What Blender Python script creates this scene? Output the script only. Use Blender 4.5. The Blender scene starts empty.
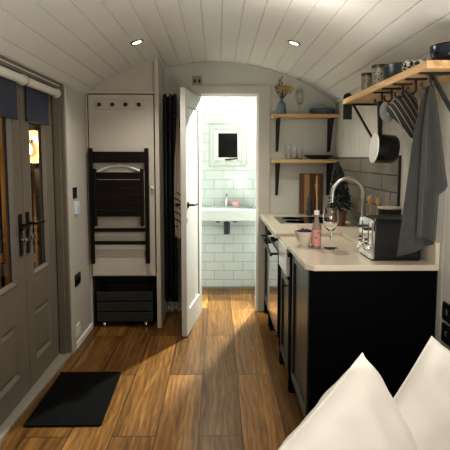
import bpy, bmesh, math, random
from mathutils import Vector, Matrix
random.seed(7)
PI = math.pi
COL = bpy.context.scene.collection
SC = bpy.context.scene

# ------------------------------------------------------------------ mesh builder
class MB:
    def __init__(s): s.v = []; s.f = []
    def add(s, vs, fs):
        n = len(s.v); s.v += [tuple(p) for p in vs]; s.f += [tuple(i + n for i in f) for f in fs]; return s
    def box(s, x0, x1, y0, y1, z0, z1, M=None):
        vs = [(x, y, z) for x in (x0, x1) for y in (y0, y1) for z in (z0, z1)]
        if M is not None: vs = [tuple(M @ Vector(p)) for p in vs]
        return s.add(vs, [(0,1,3,2),(4,6,7,5),(0,4,5,1),(2,3,7,6),(0,2,6,4),(1,5,7,3)])
    def obox(s, a, b, w, h, up=(0,0,1)):
        """bar from a to b, w wide (sideways) and h high"""
        a, b = Vector(a), Vector(b); d = (b - a).normalized(); u = Vector(up)
        if abs(d.dot(u)) > .99: u = Vector((0,1,0))
        r = d.cross(u).normalized(); u = r.cross(d).normalized()
        vs = [p + r*(i*w/2) + u*(j*h/2) for p in (a, b) for i, j in ((-1,-1),(1,-1),(1,1),(-1,1))]
        return s.add(vs, [(3,2,1,0),(4,5,6,7),(0,1,5,4),(1,2,6,5),(2,3,7,6),(3,0,4,7)])
    def tube(s, pts, r, n=12, cap=True):
        pts = [Vector(p) for p in pts]; R = r if isinstance(r, (list, tuple)) else [r]*len(pts)
        vs = []; u = None
        for i, p in enumerate(pts):
            d = (pts[min(i+1, len(pts)-1)] - pts[max(i-1, 0)]).normalized()
            if u is None:
                u = Vector((0,0,1)) if abs(d.z) < .9 else Vector((1,0,0))
            u = (u - d*u.dot(d)).normalized(); w = d.cross(u)
            for k in range(n):
                a = 2*PI*k/n; vs.append(p + (u*math.cos(a) + w*math.sin(a))*R[i])
        fs = [(i*n+k, i*n+(k+1)%n, (i+1)*n+(k+1)%n, (i+1)*n+k) for i in range(len(pts)-1) for k in range(n)]
        if cap: fs += [tuple(range(n-1,-1,-1)), tuple((len(pts)-1)*n+k for k in range(n))]
        return s.add(vs, fs)
    def lathe(s, prof, c=(0,0,0), M=None, n=28, sx=1, sy=1):
        c = Vector(c); vs = []
        for r, z in prof:
            for k in range(n):
                a = 2*PI*k/n; p = Vector((r*math.cos(a)*sx, r*math.sin(a)*sy, z))
                if M is not None: p = M @ p
                vs.append(p + c)
        fs = [(i*n+k, i*n+(k+1)%n, (i+1)*n+(k+1)%n, (i+1)*n+k) for i in range(len(prof)-1) for k in range(n)]
        if prof[0][0] > 1e-6: fs.append(tuple(range(n-1,-1,-1)))
        if prof[-1][0] > 1e-6: fs.append(tuple((len(prof)-1)*n+k for k in range(n)))
        return s.add(vs, fs)
    def prism(s, poly, f0, f1):
        """poly of 2-D points, f0/f1 map (a,b)->3-D"""
        n = len(poly); vs = [f0(*p) for p in poly] + [f1(*p) for p in poly]
        return s.add(vs, [tuple(range(n-1,-1,-1)), tuple(range(n,2*n))] + [(i,(i+1)%n,n+(i+1)%n,n+i) for i in range(n)])
    def grid(s, fn, nu, nv, closed_u=False):
        vs = [fn(i/nu, j/nv) for i in range(nu + (0 if closed_u else 1)) for j in range(nv+1)]
        m = nu if closed_u else nu + 1
        fs = [(i*(nv+1)+j, ((i+1)%m)*(nv+1)+j, ((i+1)%m)*(nv+1)+j+1, i*(nv+1)+j+1) for i in range(nu) for j in range(nv)]
        return s.add(vs, fs)

def obj(name, mb, m, parent=None, bevel=0, smooth=False, off=None, solid=0, sub=0, sol_off=0):
    """one mesh object; its vertices are given in the place's coordinates and stored relative to its thing"""
    root = parent
    while root is not None and root.parent is not None: root = root.parent
    o0 = Vector(root.location) if root is not None else Vector(off or (0,0,0))
    me = bpy.data.meshes.new(name)
    me.from_pydata([tuple(Vector(p) - o0) for p in mb.v], [], mb.f)
    bm = bmesh.new(); bm.from_mesh(me)
    bmesh.ops.remove_doubles(bm, verts=bm.verts, dist=1e-6)
    bmesh.ops.recalc_face_normals(bm, faces=bm.faces); bm.to_mesh(me); bm.free()
    if smooth:
        for p in me.polygons: p.use_smooth = True
        me.set_sharp_from_angle(angle=math.radians(42))
    o = bpy.data.objects.new(name, me); COL.objects.link(o)
    me.materials.append(m)
    if parent is not None: o.parent = parent
    else: o.location = o0
    if solid:
        d = o.modifiers.new('solid', 'SOLIDIFY'); d.thickness = solid; d.offset = sol_off
    if bevel:
        b = o.modifiers.new('bevel', 'BEVEL'); b.width = bevel; b.segments = 2; b.limit_method = 'ANGLE'
    if sub:
        b = o.modifiers.new('sub', 'SUBSURF'); b.levels = sub; b.render_levels = sub
    return o

def tag(o, label, cat, group=None):
    o['label'] = label; o['category'] = cat
    if group: o['group'] = group
    return o
def thing(name, label, cat, loc=(0,0,0), group=None):
    o = bpy.data.objects.new(name, None); o.empty_display_size = .05; COL.objects.link(o)
    o.location = loc; return tag(o, label, cat, group)
def struct(o, label=None, cat=None):
    o['kind'] = 'structure'
    if label: o['label'] = label
    if cat: o['category'] = cat
    return o
def lab(o, label): o['label'] = label; return o
def dup(root, loc, label):
    r = root.copy(); COL.objects.link(r); r.location = loc; r['label'] = label
    def rec(a, b):
        for ch in list(a.children):
            c = ch.copy(); COL.objects.link(c); c.parent = b; rec(ch, c)
    rec(root, r); return r

# ------------------------------------------------------------------ materials
def nodes(name):
    m = bpy.data.materials.new(name); m.use_nodes = True
    nt = m.node_tree; b = nt.nodes['Principled BSDF']
    return m, nt, b
def N(nt, t, **kw):
    n = nt.nodes.new(t)
    for k, v in kw.items():
        if k in n.inputs.keys(): n.inputs[k].default_value = v
        else: setattr(n, k, v)
    return n
def c4(c): return (c[0], c[1], c[2], 1)
def mat(name, col, rough=.5, metal=0, var=.06, scale=8, bump=0, bscale=120, stretch=(1,1,1), spec=.5, coat=0, sheen=0):
    m, nt, b = nodes(name); L = nt.links.new
    tc = N(nt, 'ShaderNodeTexCoord'); mp = N(nt, 'ShaderNodeMapping'); mp.inputs['Scale'].default_value = stretch
    L(tc.outputs['Object'], mp.inputs['Vector'])
    no = N(nt, 'ShaderNodeTexNoise', Scale=scale, Detail=4.0); L(mp.outputs['Vector'], no.inputs['Vector'])
    mx = N(nt, 'ShaderNodeMix', data_type='RGBA'); L(no.outputs['Fac'], mx.inputs['Factor'])
    mx.inputs['A'].default_value = c4([max(0, c*(1-var*2)) for c in col]); mx.inputs['B'].default_value = c4([min(1, c*(1+var*2)) for c in col])
    L(mx.outputs['Result'], b.inputs['Base Color'])
    b.inputs['Roughness'].default_value = rough; b.inputs['Metallic'].default_value = metal
    b.inputs['Specular IOR Level'].default_value = spec; b.inputs['Coat Weight'].default_value = coat
    b.inputs['Sheen Weight'].default_value = sheen
    if bump:
        n2 = N(nt, 'ShaderNodeTexNoise', Scale=bscale, Detail=3.0); L(mp.outputs['Vector'], n2.inputs['Vector'])
        bp = N(nt, 'ShaderNodeBump', Strength=bump, Distance=.002); L(n2.outputs['Fac'], bp.inputs['Height']); L(bp.outputs['Normal'], b.inputs['Normal'])
    return m
def wood(name, a, b_, rough=.45, stretch=(3, 60, 60), planks=None, spec=.4):
    """grain runs along the axis with the small stretch"""
    m, nt, b = nodes(name); L = nt.links.new
    tc = N(nt, 'ShaderNodeTexCoord'); mp = N(nt, 'ShaderNodeMapping'); mp.inputs['Scale'].default_value = stretch
    L(tc.outputs['Object'], mp.inputs['Vector'])
    no = N(nt, 'ShaderNodeTexNoise', Scale=1.0, Detail=6.0, Distortion=.8); L(mp.outputs['Vector'], no.inputs['Vector'])
    r = N(nt, 'ShaderNodeValToRGB'); r.color_ramp.elements[0].color = c4(a); r.color_ramp.elements[1].color = c4(b_)
    r.color_ramp.elements[0].position = .3; r.color_ramp.elements[1].position = .7
    L(no.outputs['Fac'], r.inputs['Fac']); L(r.outputs['Color'], b.inputs['Base Color'])
    b.inputs['Roughness'].default_value = rough; b.inputs['Specular IOR Level'].default_value = spec
    return m
def emit(name, col, st):
    m, nt, b = nodes(name)
    b.inputs['Base Color'].default_value = c4(col); b.inputs['Emission Color'].default_value = c4(col); b.inputs['Emission Strength'].default_value = st
    return m
def glass(name, col=(1,1,1), rough=0.0, ior=1.45):
    m, nt, b = nodes(name)
    b.inputs['Base Color'].default_value = c4(col); b.inputs['Transmission Weight'].default_value = 1
    b.inputs['Roughness'].default_value = rough; b.inputs['IOR'].default_value = ior
    return m
def pane_glass(name, tint=(.9,.9,.9), refl=1.0):
    m, nt, b = nodes(name); L = nt.links.new; nt.nodes.remove(b)
    out = nt.nodes['Material Output']
    lw = N(nt, 'ShaderNodeLayerWeight', Blend=.5); pw_ = N(nt, 'ShaderNodeMath', operation='POWER'); pw_.inputs[1].default_value = 5; L(lw.outputs['Facing'], pw_.inputs[0])
    fr = N(nt, 'ShaderNodeMath', operation='MULTIPLY_ADD'); fr.inputs[1].default_value = .94; fr.inputs[2].default_value = .05; L(pw_.outputs[0], fr.inputs[0])
    t = N(nt, 'ShaderNodeBsdfTransparent'); t.inputs['Color'].default_value = c4(tint)
    g = N(nt, 'ShaderNodeBsdfGlossy', Roughness=.015); g.inputs['Color'].default_value = c4((refl,)*3)
    mx = N(nt, 'ShaderNodeMixShader'); L(fr.outputs[0], mx.inputs['Fac']); L(t.outputs['BSDF'], mx.inputs[1]); L(g.outputs['BSDF'], mx.inputs[2])
    L(mx.outputs['Shader'], out.inputs['Surface']); return m
def tiles(name, w, h, c1, c2, mortar, ms, axes, rough=.15, offset=.5, phase=(0,0)):
    """brick pattern; axes picks which object coordinates run along and up"""
    m, nt, b = nodes(name); L = nt.links.new
    tc = N(nt, 'ShaderNodeTexCoord'); sp = N(nt, 'ShaderNodeSeparateXYZ'); L(tc.outputs['Object'], sp.inputs['Vector'])
    cb = N(nt, 'ShaderNodeCombineXYZ'); L(sp.outputs[axes[0]], cb.inputs['X']); L(sp.outputs[axes[1]], cb.inputs['Y'])
    ad = N(nt, 'ShaderNodeVectorMath', operation='ADD'); L(cb.outputs['Vector'], ad.inputs[0]); ad.inputs[1].default_value = (phase[0], phase[1], 0)
    br = N(nt, 'ShaderNodeTexBrick', offset=offset, **{'Scale': 1.0, 'Mortar Size': ms, 'Brick Width': w, 'Row Height': h, 'Bias': 0.0, 'Mortar Smooth': .1})
    br.inputs['Color1'].default_value = c4(c1); br.inputs['Color2'].default_value = c4(c2); br.inputs['Mortar'].default_value = c4(mortar)
    L(ad.outputs['Vector'], br.inputs['Vector']); L(br.outputs['Color'], b.inputs['Base Color'])
    bp = N(nt, 'ShaderNodeBump', invert=True, Strength=.6, Distance=.003); L(br.outputs['Fac'], bp.inputs['Height'])
    no = N(nt, 'ShaderNodeTexNoise', Scale=9.0, Detail=1.0); L(tc.outputs['Object'], no.inputs['Vector'])
    b2 = N(nt, 'ShaderNodeBump', Strength=.15, Distance=.02); L(no.outputs['Fac'], b2.inputs['Height']); L(bp.outputs['Normal'], b2.inputs['Normal'])
    L(b2.outputs['Normal'], b.inputs['Normal'])
    b.inputs['Roughness'].default_value = rough
    return m
def floor_mat():
    m, nt, b = nodes('oak_planks'); L = nt.links.new
    tc = N(nt, 'ShaderNodeTexCoord'); sp = N(nt, 'ShaderNodeSeparateXYZ'); L(tc.outputs['Object'], sp.inputs['Vector'])
    cb = N(nt, 'ShaderNodeCombineXYZ'); L(sp.outputs['Y'], cb.inputs['X']); L(sp.outputs['X'], cb.inputs['Y'])
    ad = N(nt, 'ShaderNodeVectorMath', operation='ADD'); L(cb.outputs['Vector'], ad.inputs[0]); ad.inputs[1].default_value = (-2.31+1.38*4+.69, .098+.22*8, 0)
    br = N(nt, 'ShaderNodeTexBrick', offset=.5, **{'Scale': 1.0, 'Mortar Size': .0025, 'Brick Width': 1.38, 'Row Height': .22, 'Mortar Smooth': .2})
    br.inputs['Color1'].default_value = (0,0,0,1); br.inputs['Color2'].default_value = (1,1,1,1); br.inputs['Mortar'].default_value = (.5,.5,.5,1)
    L(ad.outputs['Vector'], br.inputs['Vector'])
    # each plank shifts its own grain
    sh = N(nt, 'ShaderNodeVectorMath', operation='MULTIPLY_ADD'); L(br.outputs['Color'], sh.inputs[0]); sh.inputs[1].default_value = (7.3, 3.1, 0); L(cb.outputs['Vector'], sh.inputs[2])
    m1 = N(nt, 'ShaderNodeMapping'); m1.inputs['Scale'].default_value = (1.5, 15, 1); L(sh.outputs['Vector'], m1.inputs['Vector'])
    n1 = N(nt, 'ShaderNodeTexNoise', Scale=1.0, Detail=6.0, Roughness=.62, Distortion=.7); L(m1.outputs['Vector'], n1.inputs['Vector'])
    m2 = N(nt, 'ShaderNodeMapping'); m2.inputs['Scale'].default_value = (1.0, 4.2, 1); L(sh.outputs['Vector'], m2.inputs['Vector'])
    n2 = N(nt, 'ShaderNodeTexWave', Scale=2.2, Distortion=11.0, Detail=2.0, wave_type='BANDS', bands_direction='Y'); n2.inputs['Detail Scale'].default_value = .8; L(m2.outputs['Vector'], n2.inputs['Vector'])
    m3 = N(nt, 'ShaderNodeMapping'); m3.inputs['Scale'].default_value = (7, 110, 1); L(sh.outputs['Vector'], m3.inputs['Vector'])
    n3 = N(nt, 'ShaderNodeTexNoise', Scale=1.0, Detail=3.0); L(m3.outputs['Vector'], n3.inputs['Vector'])
    r = N(nt, 'ShaderNodeValToRGB'); e = r.color_ramp.elements
    e[0].position = .30; e[0].color = (.060,.025,.006,1); e[1].position = .72; e[1].color = (.37,.20,.060,1)
    k = e.new(.5); k.color = (.175,.083,.021,1)
    av0 = N(nt, 'ShaderNodeMix', data_type='FLOAT'); av0.inputs['Factor'].default_value = .38; L(n1.outputs['Fac'], av0.inputs['A']); L(n3.outputs['Fac'], av0.inputs['B'])
    av = N(nt, 'ShaderNodeMix', data_type='FLOAT'); av.inputs['Factor'].default_value = .08; L(av0.outputs['Result'], av.inputs['A']); L(n2.outputs['Fac'], av.inputs['B'])
    L(av.outputs['Result'], r.inputs['Fac'])
    tone = N(nt, 'ShaderNodeMapRange'); tone.inputs['To Min'].default_value = .6; tone.inputs['To Max'].default_value = 1.35; L(br.outputs['Color'], tone.inputs['Value'])
    mu = N(nt, 'ShaderNodeMix', data_type='RGBA', blend_type='MULTIPLY'); mu.inputs['Factor'].default_value = 1; L(r.outputs['Color'], mu.inputs['A']); L(tone.outputs['Result'], mu.inputs['B'])
    mo = N(nt, 'ShaderNodeMix', data_type='RGBA'); L(br.outputs['Fac'], mo.inputs['Factor']); L(mu.outputs['Result'], mo.inputs['A']); mo.inputs['B'].default_value = (.02,.01,.005,1)
    L(mo.outputs['Result'], b.inputs['Base Color'])
    bp = N(nt, 'ShaderNodeBump', Strength=.25, Distance=.002); L(n1.outputs['Fac'], bp.inputs['Height'])
    b3 = N(nt, 'ShaderNodeBump', invert=True, Strength=.8, Distance=.002); L(br.outputs['Fac'], b3.inputs['Height']); L(bp.outputs['Normal'], b3.inputs['Normal']); L(b3.outputs['Normal'], b.inputs['Normal'])
    b.inputs['Roughness'].default_value = .36; b.inputs['Specular IOR Level'].default_value = .45
    return m
def stripes(name, a, b_, axis, freq, duty=.5, rough=.9, wave=0, rot=0):
    m, nt, b = nodes(name); L = nt.links.new
    tc = N(nt, 'ShaderNodeTexCoord'); mp = N(nt, 'ShaderNodeMapping'); mp.inputs['Rotation'].default_value = rot if isinstance(rot, tuple) else (0,rot,0); L(tc.outputs['Object'], mp.inputs['Vector'])
    sp = N(nt, 'ShaderNodeSeparateXYZ'); L(mp.outputs['Vector'], sp.inputs['Vector'])
    mu = N(nt, 'ShaderNodeMath', operation='MULTIPLY'); mu.inputs[1].default_value = freq; L(sp.outputs[axis], mu.inputs[0])
    fr = N(nt, 'ShaderNodeMath', operation='FRACT'); L(mu.outputs[0], fr.inputs[0])
    gt = N(nt, 'ShaderNodeMath', operation='GREATER_THAN'); gt.inputs[1].default_value = duty; L(fr.outputs[0], gt.inputs[0])
    mx = N(nt, 'ShaderNodeMix', data_type='RGBA'); L(gt.outputs[0], mx.inputs['Factor']); mx.inputs['A'].default_value = c4(a); mx.inputs['B'].default_value = c4(b_)
    L(mx.outputs['Result'], b.inputs['Base Color']); b.inputs['Roughness'].default_value = rough
    return m
def speckle(name, a, b_, scale, lo, hi, rough=.4, feat='F1'):
    m, nt, b = nodes(name); L = nt.links.new
    tc = N(nt, 'ShaderNodeTexCoord'); vo = N(nt, 'ShaderNodeTexVoronoi', Scale=scale); vo.feature = feat; L(tc.outputs['Object'], vo.inputs['Vector'])
    r = N(nt, 'ShaderNodeValToRGB'); e = r.color_ramp.elements; e[0].position = lo; e[0].color = c4(b_); e[1].position = hi; e[1].color = c4(a)
    L(vo.outputs['Distance'], r.inputs['Fac']); L(r.outputs['Color'], b.inputs['Base Color']); b.inputs['Roughness'].default_value = rough
    return m
def check(name, a, b_, scale, rough=.9):
    m, nt, b = nodes(name); L = nt.links.new
    tc = N(nt, 'ShaderNodeTexCoord'); ck = N(nt, 'ShaderNodeTexChecker', Scale=scale); ck.inputs['Color1'].default_value = c4(a); ck.inputs['Color2'].default_value = c4(b_)
    L(tc.outputs['Object'], ck.inputs['Vector']); L(ck.outputs['Color'], b.inputs['Base Color']); b.inputs['Roughness'].default_value = rough
    return m

M_wall = mat('wall_paint', (.50,.48,.435), .7, var=.03, scale=2, bump=.05)
M_far = mat('far_wall_paint', (.52,.52,.475), .75, var=.03, scale=2, bump=.05)
M_ceil = mat('ceiling_paint', (.70,.685,.645), .55, var=.02, scale=3)
M_trim = mat('taupe_paint', (.175,.152,.122), .5, var=.03)
M_arch = mat('pale_architrave_paint', (.47,.45,.40), .55, var=.02)
M_cupb = mat('cupboard_paint', (.50,.46,.40), .6, var=.03, scale=2)
M_white = mat('white_paint', (.80,.80,.77), .45, var=.02)
M_black = mat('black_metal', (.012,.012,.012), .45, var=.1)
M_blackp = mat('black_panel', (.0030,.0030,.0034), .7, var=.1, spec=.06)
M_cab = mat('dark_green_cabinet_paint', (.040,.047,.041), .32, var=.08)
M_chrome = mat('chrome', (.75,.75,.74), .12, 1, var=.02)
M_steel = mat('brushed_steel', (.52,.50,.46), .3, 1, var=.05)
M_quartz = mat('beige_quartz', (.60,.53,.43), .18, var=.02, scale=40)
M_oak = wood('oak_board', (.42,.25,.11), (.66,.45,.24), .5, (45, 3, 45))
M_oakx = wood('oak_board_across', (.42,.25,.11), (.66,.45,.24), .5, (3, 45, 45))
M_dwood = wood('dark_walnut', (.004,.0025,.002), (.013,.007,.005), .42, (4,4,4), spec=.25)
M_crate = mat('dark_crate_paint', (.022,.022,.018), .6, var=.15)
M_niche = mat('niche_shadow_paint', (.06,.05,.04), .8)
M_cer = mat('white_ceramic', (.82,.82,.80), .15, var=.01)
M_linen = mat('white_cotton', (.66,.625,.575), .9, var=.015, scale=5, bump=.15, bscale=260, sheen=.2)
M_pane = pane_glass('window_glass')
M_glass = glass('clear_glass')
M_plwhite = mat('white_plastic', (.72,.70,.66), .35, var=.02)
M_plblack = mat('black_plastic', (.010,.010,.010), .35, var=.05)

# ------------------------------------------------------------------ the shell
WL, WR, YB, YF = -1.05, 1.04, -1.4, 4.30
o = obj('floor', MB().box(-1.3, 1.2, YB-.1, 5.2, -.06, 0), floor_mat()); struct(o, 'warm oak plank floor running the length of the room', 'floor')
# arched plank ceiling
RAD = 1.73; ZC = 2.24 - RAD; A0 = math.asin(1.06/RAD)
def arc(a, d=0): return ((RAD+d)*math.sin(a) - .012, ZC + (RAD+d)*math.cos(a))
mb = MB(); pw = .118/RAD; gw = .0032/RAD; prof = []
k0 = -int(A0/pw) - 1
a = -A0
edges = [k*pw + .3*pw for k in range(k0, -k0+1)]
edges = [e for e in edges if -A0 < e < A0]
segs = [-A0] + edges + [A0]
for i in range(len(segs)-1):
    s0, s1 = segs[i], segs[i+1]
    prof += [arc(s0+gw*.5, .006), arc(s0+gw, 0), arc((s0+s1)/2, 0), arc(s1-gw, 0), arc(s1-gw*.5, .006)]
prof += [arc(A0, .09), arc(A0*.5, .09), arc(0, .09), arc(-A0*.5, .09), arc(-A0, .09)]
n = len(prof)
vs = [(x, YB-.1, z) for x, z in prof] + [(x, 4.42, z) for x, z in prof]
mb.add(vs, [(i, (i+1) % n, n+(i+1) % n, n+i) for i in range(n)])
o = obj('ceiling', mb, M_ceil); struct(o, 'arched white tongue-and-groove plank ceiling', 'ceiling')

# left wall with the opening for the glazed double doors
mb = MB(); mb.box(-1.15, WL, YB-.1, 2.12, 0, 1.93); mb.box(-1.15, WL, 3.335, 4.42, 0, 1.93); mb.box(-1.15, WL, 2.12, 3.335, 1.935, 1.95)
o = obj('wall_left', mb, M_wall); struct(o, 'pale grey painted left wall around the double doors', 'wall')
# right wall: vertical boards with grooves
mb = MB(); y = YB
while y < YF:
    y1 = min(y+.105, YF); g = .003
    mb.prism([(WR+.006, y), (WR, y+g), (WR, y1-g), (WR+.006, y1), (WR+.1, y1), (WR+.1, y)], lambda X, Y: (X, Y, 0), lambda X, Y: (X, Y, 1.93)); y = y1
o = obj('wall_right', mb, M_wall); struct(o, 'pale vertical board wall behind the kitchen worktop', 'wall')
# partition at the far end, with the bathroom doorway
DX0, DX1, DZ = -.15, .362, 1.965
mb = MB(); mb.box(-1.15, DX0, YF, YF+.04, 0, 2.36); mb.box(DX1, 1.15, YF, YF+.04, 0, 2.36); mb.box(DX0, DX1, YF, YF+.04, DZ, 2.36)
o = obj('wall_far', mb, M_far); struct(o, 'grey-green partition wall with the bathroom doorway', 'wall')
o = obj('wall_back', MB().box(-1.25, 1.15, YB-.1, YB, 0, 2.4), M_wall); struct(o, 'pale wall behind the viewer', 'wall')
# door lining + architrave
mb = MB(); mb.box(DX1-.02, DX1, YF-.012, YF+.04, 0, DZ); mb.box(DX0, DX1-.02, YF-.012, YF+.04, DZ-.022, DZ)
o = obj('trim_1', mb, M_white); struct(o, 'white lining of the bathroom doorway', 'trim')
mb = MB(); mb.box(DX1, DX1+.10, YF-.014, YF, 0, DZ+.07); mb.box(DX0-.1, DX1, YF-.014, YF, DZ, DZ+.07)
o = obj('trim_2', mb, M_arch, bevel=.003); struct(o, 'pale grey architrave around the bathroom doorway', 'trim')
# left frame of the double doors, pale architrave and sill
mb = MB(); mb.box(-1.17, WL+.004, 2.12, 2.205, 0, 1.935); mb.box(-1.17, WL+.004, 3.305, 3.335, 0, 1.935); mb.box(-1.17, WL+.004, 2.205, 3.305, 1.885, 1.935)
mb.box(-1.115, WL-.02, 3.285, 3.305, .02, 1.885); mb.box(-1.115, WL-.02, 2.205, 3.285, 1.862, 1.885)
o = obj('trim_3', mb, M_trim, bevel=.003); struct(o, 'taupe frame around the glazed double doors', 'trim')
o = obj('trim_4', MB().box(WL, WL+.014, 3.337, 3.42, 0, 1.90), M_wall, bevel=.004); struct(o, 'pale architrave strip beside the double doors', 'trim')
mb = MB(); mb.prism([(-1.18,2.03),(-1.085,2.03),(-1.038,3.335),(-1.18,3.335)], lambda x,y:(x,y,0), lambda x,y:(x,y,.024))
o = obj('trim_5', mb, mat('sill_paint', (.27,.245,.205), .5), bevel=.004); struct(o, 'pale grey door sill below the double doors', 'trim')
# cornice rail where left wall meets ceiling
o = obj('trim_6', MB().box(WL, WL+.012, YB, 3.87, 1.90, 1.935), M_arch); struct(o, 'thin pale rail between left wall and ceiling', 'trim')
o = obj('baseboard_left', MB().box(WL, WL+.016, 3.435, 3.87, 0, .045), M_white, bevel=.004); struct(o, 'white skirting on the left wall between door and cupboard', 'baseboard')
mb = MB(); mb.box(-.49, DX0-.1, YF-.014, YF, 0, .09)
o = obj('baseboard_far', mb, M_white, bevel=.004); struct(o, 'white skirting below the radiator', 'baseboard')

# bathroom shell
BY = 5.07
M_metro = tiles('white_metro_tile', .205, .0975, (.50,.545,.535), (.475,.52,.51), (.31,.345,.34), .003, ('X','Z'), .12, phase=(2.05+.04, .975))
M_metros = tiles('white_metro_tile_side', .205, .0975, (.50,.545,.535), (.475,.52,.51), (.31,.345,.34), .003, ('Y','Z'), .12, phase=(2.05, .975))
WX0, WX1, WZ0, WZ1 = -.095, .300, 1.315, 1.748
mb = MB(); mb.box(-.9, WX0, BY, BY+.1, 0, 2.3); mb.box(WX1, .95, BY, BY+.1, 0, 2.3); mb.box(WX0, WX1, BY, BY+.1, 0, WZ0); mb.box(WX0, WX1, BY, BY+.1, WZ1, 2.3)
o = obj('wall_bathroom_back', mb, M_metro); struct(o, 'white metro-tiled back wall of the bathroom', 'wall')
o = obj('wall_bathroom_left', MB().box(-.95, -.85, YF+.04, BY, 0, 2.3), M_metros); struct(o, 'white tiled left wall of the bathroom', 'wall')
o = obj('wall_bathroom_right', MB().box(.85, .95, YF+.04, BY, 0, 2.3), M_metros); struct(o, 'white tiled right wall of the bathroom', 'wall')
o = obj('ceiling_bathroom', MB().box(-.95, .95, YF+.04, BY+.1, 2.3, 2.36), M_white); struct(o, 'white bathroom ceiling', 'ceiling')
o = obj('baseboard_bathroom', MB().box(-.85, .85, BY-.012, BY, 0, .022), mat('grey_sealant_strip', (.22,.20,.17), .6)); struct(o, 'grey strip at the foot of the bathroom tiles', 'baseboard')
# bathroom window
w = bpy.data.objects.new('window_1', None); w.location = (.10, BY, 1.53); COL.objects.link(w); struct(w, 'small square white bathroom window, black with night', 'window')
def frame(x0, x1, z0, z1, t, y0, y1):
    m = MB(); m.box(x0, x0+t, y0, y1, z0, z1); m.box(x1-t, x1, y0, y1, z0, z1); m.box(x0+t, x1-t, y0, y1, z0, z0+t); m.box(x0+t, x1-t, y0, y1, z1-t, z1); return m
M_upvc = mat('grey_white_upvc', (.42,.45,.44), .3, var=.01)
obj('window_frame', frame(WX0, WX1, WZ0, WZ1, .05, BY-.012, BY+.06), M_upvc, w, bevel=.006)
fs = obj('sash', frame(WX0+.048, WX1-.048, WZ0+.048, WZ1-.048, .042, BY+.004, BY+.05), mat('white_upvc', (.58,.60,.59), .35, var=.01), w, bevel=.008)
obj('pane', MB().box(WX0+.088, WX1-.088, BY+.026, BY+.032, WZ0+.088, WZ1-.088), mat('night_window_glass', (.006,.007,.007), .12, spec=.3), w)
mb = MB(); mb.obox((.075, BY-.012, 1.384), (.135, BY-.012, 1.384), .02, .014); mb.tube([(.10, BY-.018, 1.384), (.135, BY-.035, 1.388), (.205, BY-.035, 1.394)], .007, 8)
lab(obj('handle', mb, M_plblack, fs, smooth=True), 'black window lever')

# ------------------------------------------------------------------ glazed double doors
def taper_frame(m, y0, y1, z0, z1, x_out, x_in, t):
    """mitred moulding ring around a panel in a YZ plane"""
    o_ = [(y0,z0),(y1,z0),(y1,z1),(y0,z1)]; i_ = [(y0+t,z0+t),(y1-t,z0+t),(y1-t,z1-t),(y0+t,z1-t)]
    vs = [(x_out, a, b) for a, b in o_] + [(x_in, a, b) for a, b in i_]
    m.add(vs, [(k, (k+1)%4, 4+(k+1)%4, 4+k) for k in range(4)])
def french_leaf(name, ya, yb, ga, gb, label, near):
    d = bpy.data.objects.new(name, None); d.location = (-1.14, (ya+yb)/2, .03); COL.objects.link(d); struct(d, label, 'door')
    x0, x1 = -1.165, -1.12; zt = 1.882; g0, g1 = .70, 1.79; p0, p1 = .165, .48
    m = MB(); m.box(x0, x1, ya, ga, .03, zt); m.box(x0, x1, gb, yb, .03, zt)
    m.box(x0, x1, ga, gb, .03, p0); m.box(x0, x1, ga, gb, p1, g0); m.box(x0, x1, ga, gb, g1, zt); m.box(x0, x1-.02, ga, gb, p0, p1)
    obj('leaf', m, M_trim, d)
    m = MB(); taper_frame(m, ga, gb, p0, p1, x1, x1-.019, .02); m.box(x1-.021, x1-.008, ga+.035, gb-.035, p0+.04, p1-.04)
    taper_frame(m, ga+.018, gb-.018, p0+.022, p1-.022, x1-.0195, x1-.008, .018)
    obj('raised_panel', m, M_trim, d)
    m = MB(); taper_frame(m, ga, gb, g0, g1, x1+.004, x1-.02, .016); taper_frame(m, ga-.012, gb+.012, g0-.012, g1+.012, x1, x1+.004, .012)
    obj('glazing_bead', m, M_trim, d)
    obj('pane', MB().grid(lambda u, v: (x1-.023, ga+(gb-ga)*u, g0+(g1-g0)*v), 2, 2), M_pane, d)
    return d
d1 = french_leaf('door_1', 2.212, 2.762, 2.375, 2.637, 'nearer leaf of the taupe glazed double doors', True)
d2 = french_leaf('door_2', 2.768, 3.300, 2.880, 3.15, 'farther leaf of the taupe glazed double doors, beside the dark switch', False)
M_hand = mat('dark_bronze_handle', (.012,.011,.010), .3, .3)
def handle(d, y, lever, way):
    m = MB(); m.box(-1.12, -1.110, y-.018, y+.018, .845, 1.085)
    h = obj('handle_plate', m, M_hand, d, bevel=.003)
    if lever:
        m = MB(); m.tube([(-1.112, y, 1.02), (-1.07, y, 1.02), (-1.062, y+way*.012, 1.02), (-1.062, y+way*.12, 1.015)], .009, 10)
        obj('lever', m, M_hand, h, smooth=True)
    m = MB(); m.tube([(-1.112, y, .94), (-1.085, y, .94)], .013, 12); m.box(-1.086, -1.070, y-.003, y+.003, .928, .952)
    lab(obj('thumb_turn', m, M_chrome, h, smooth=True), 'chrome thumb turn')
handle(d2, 2.805, True, 1); handle(d1, 2.705, True, -1)

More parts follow.
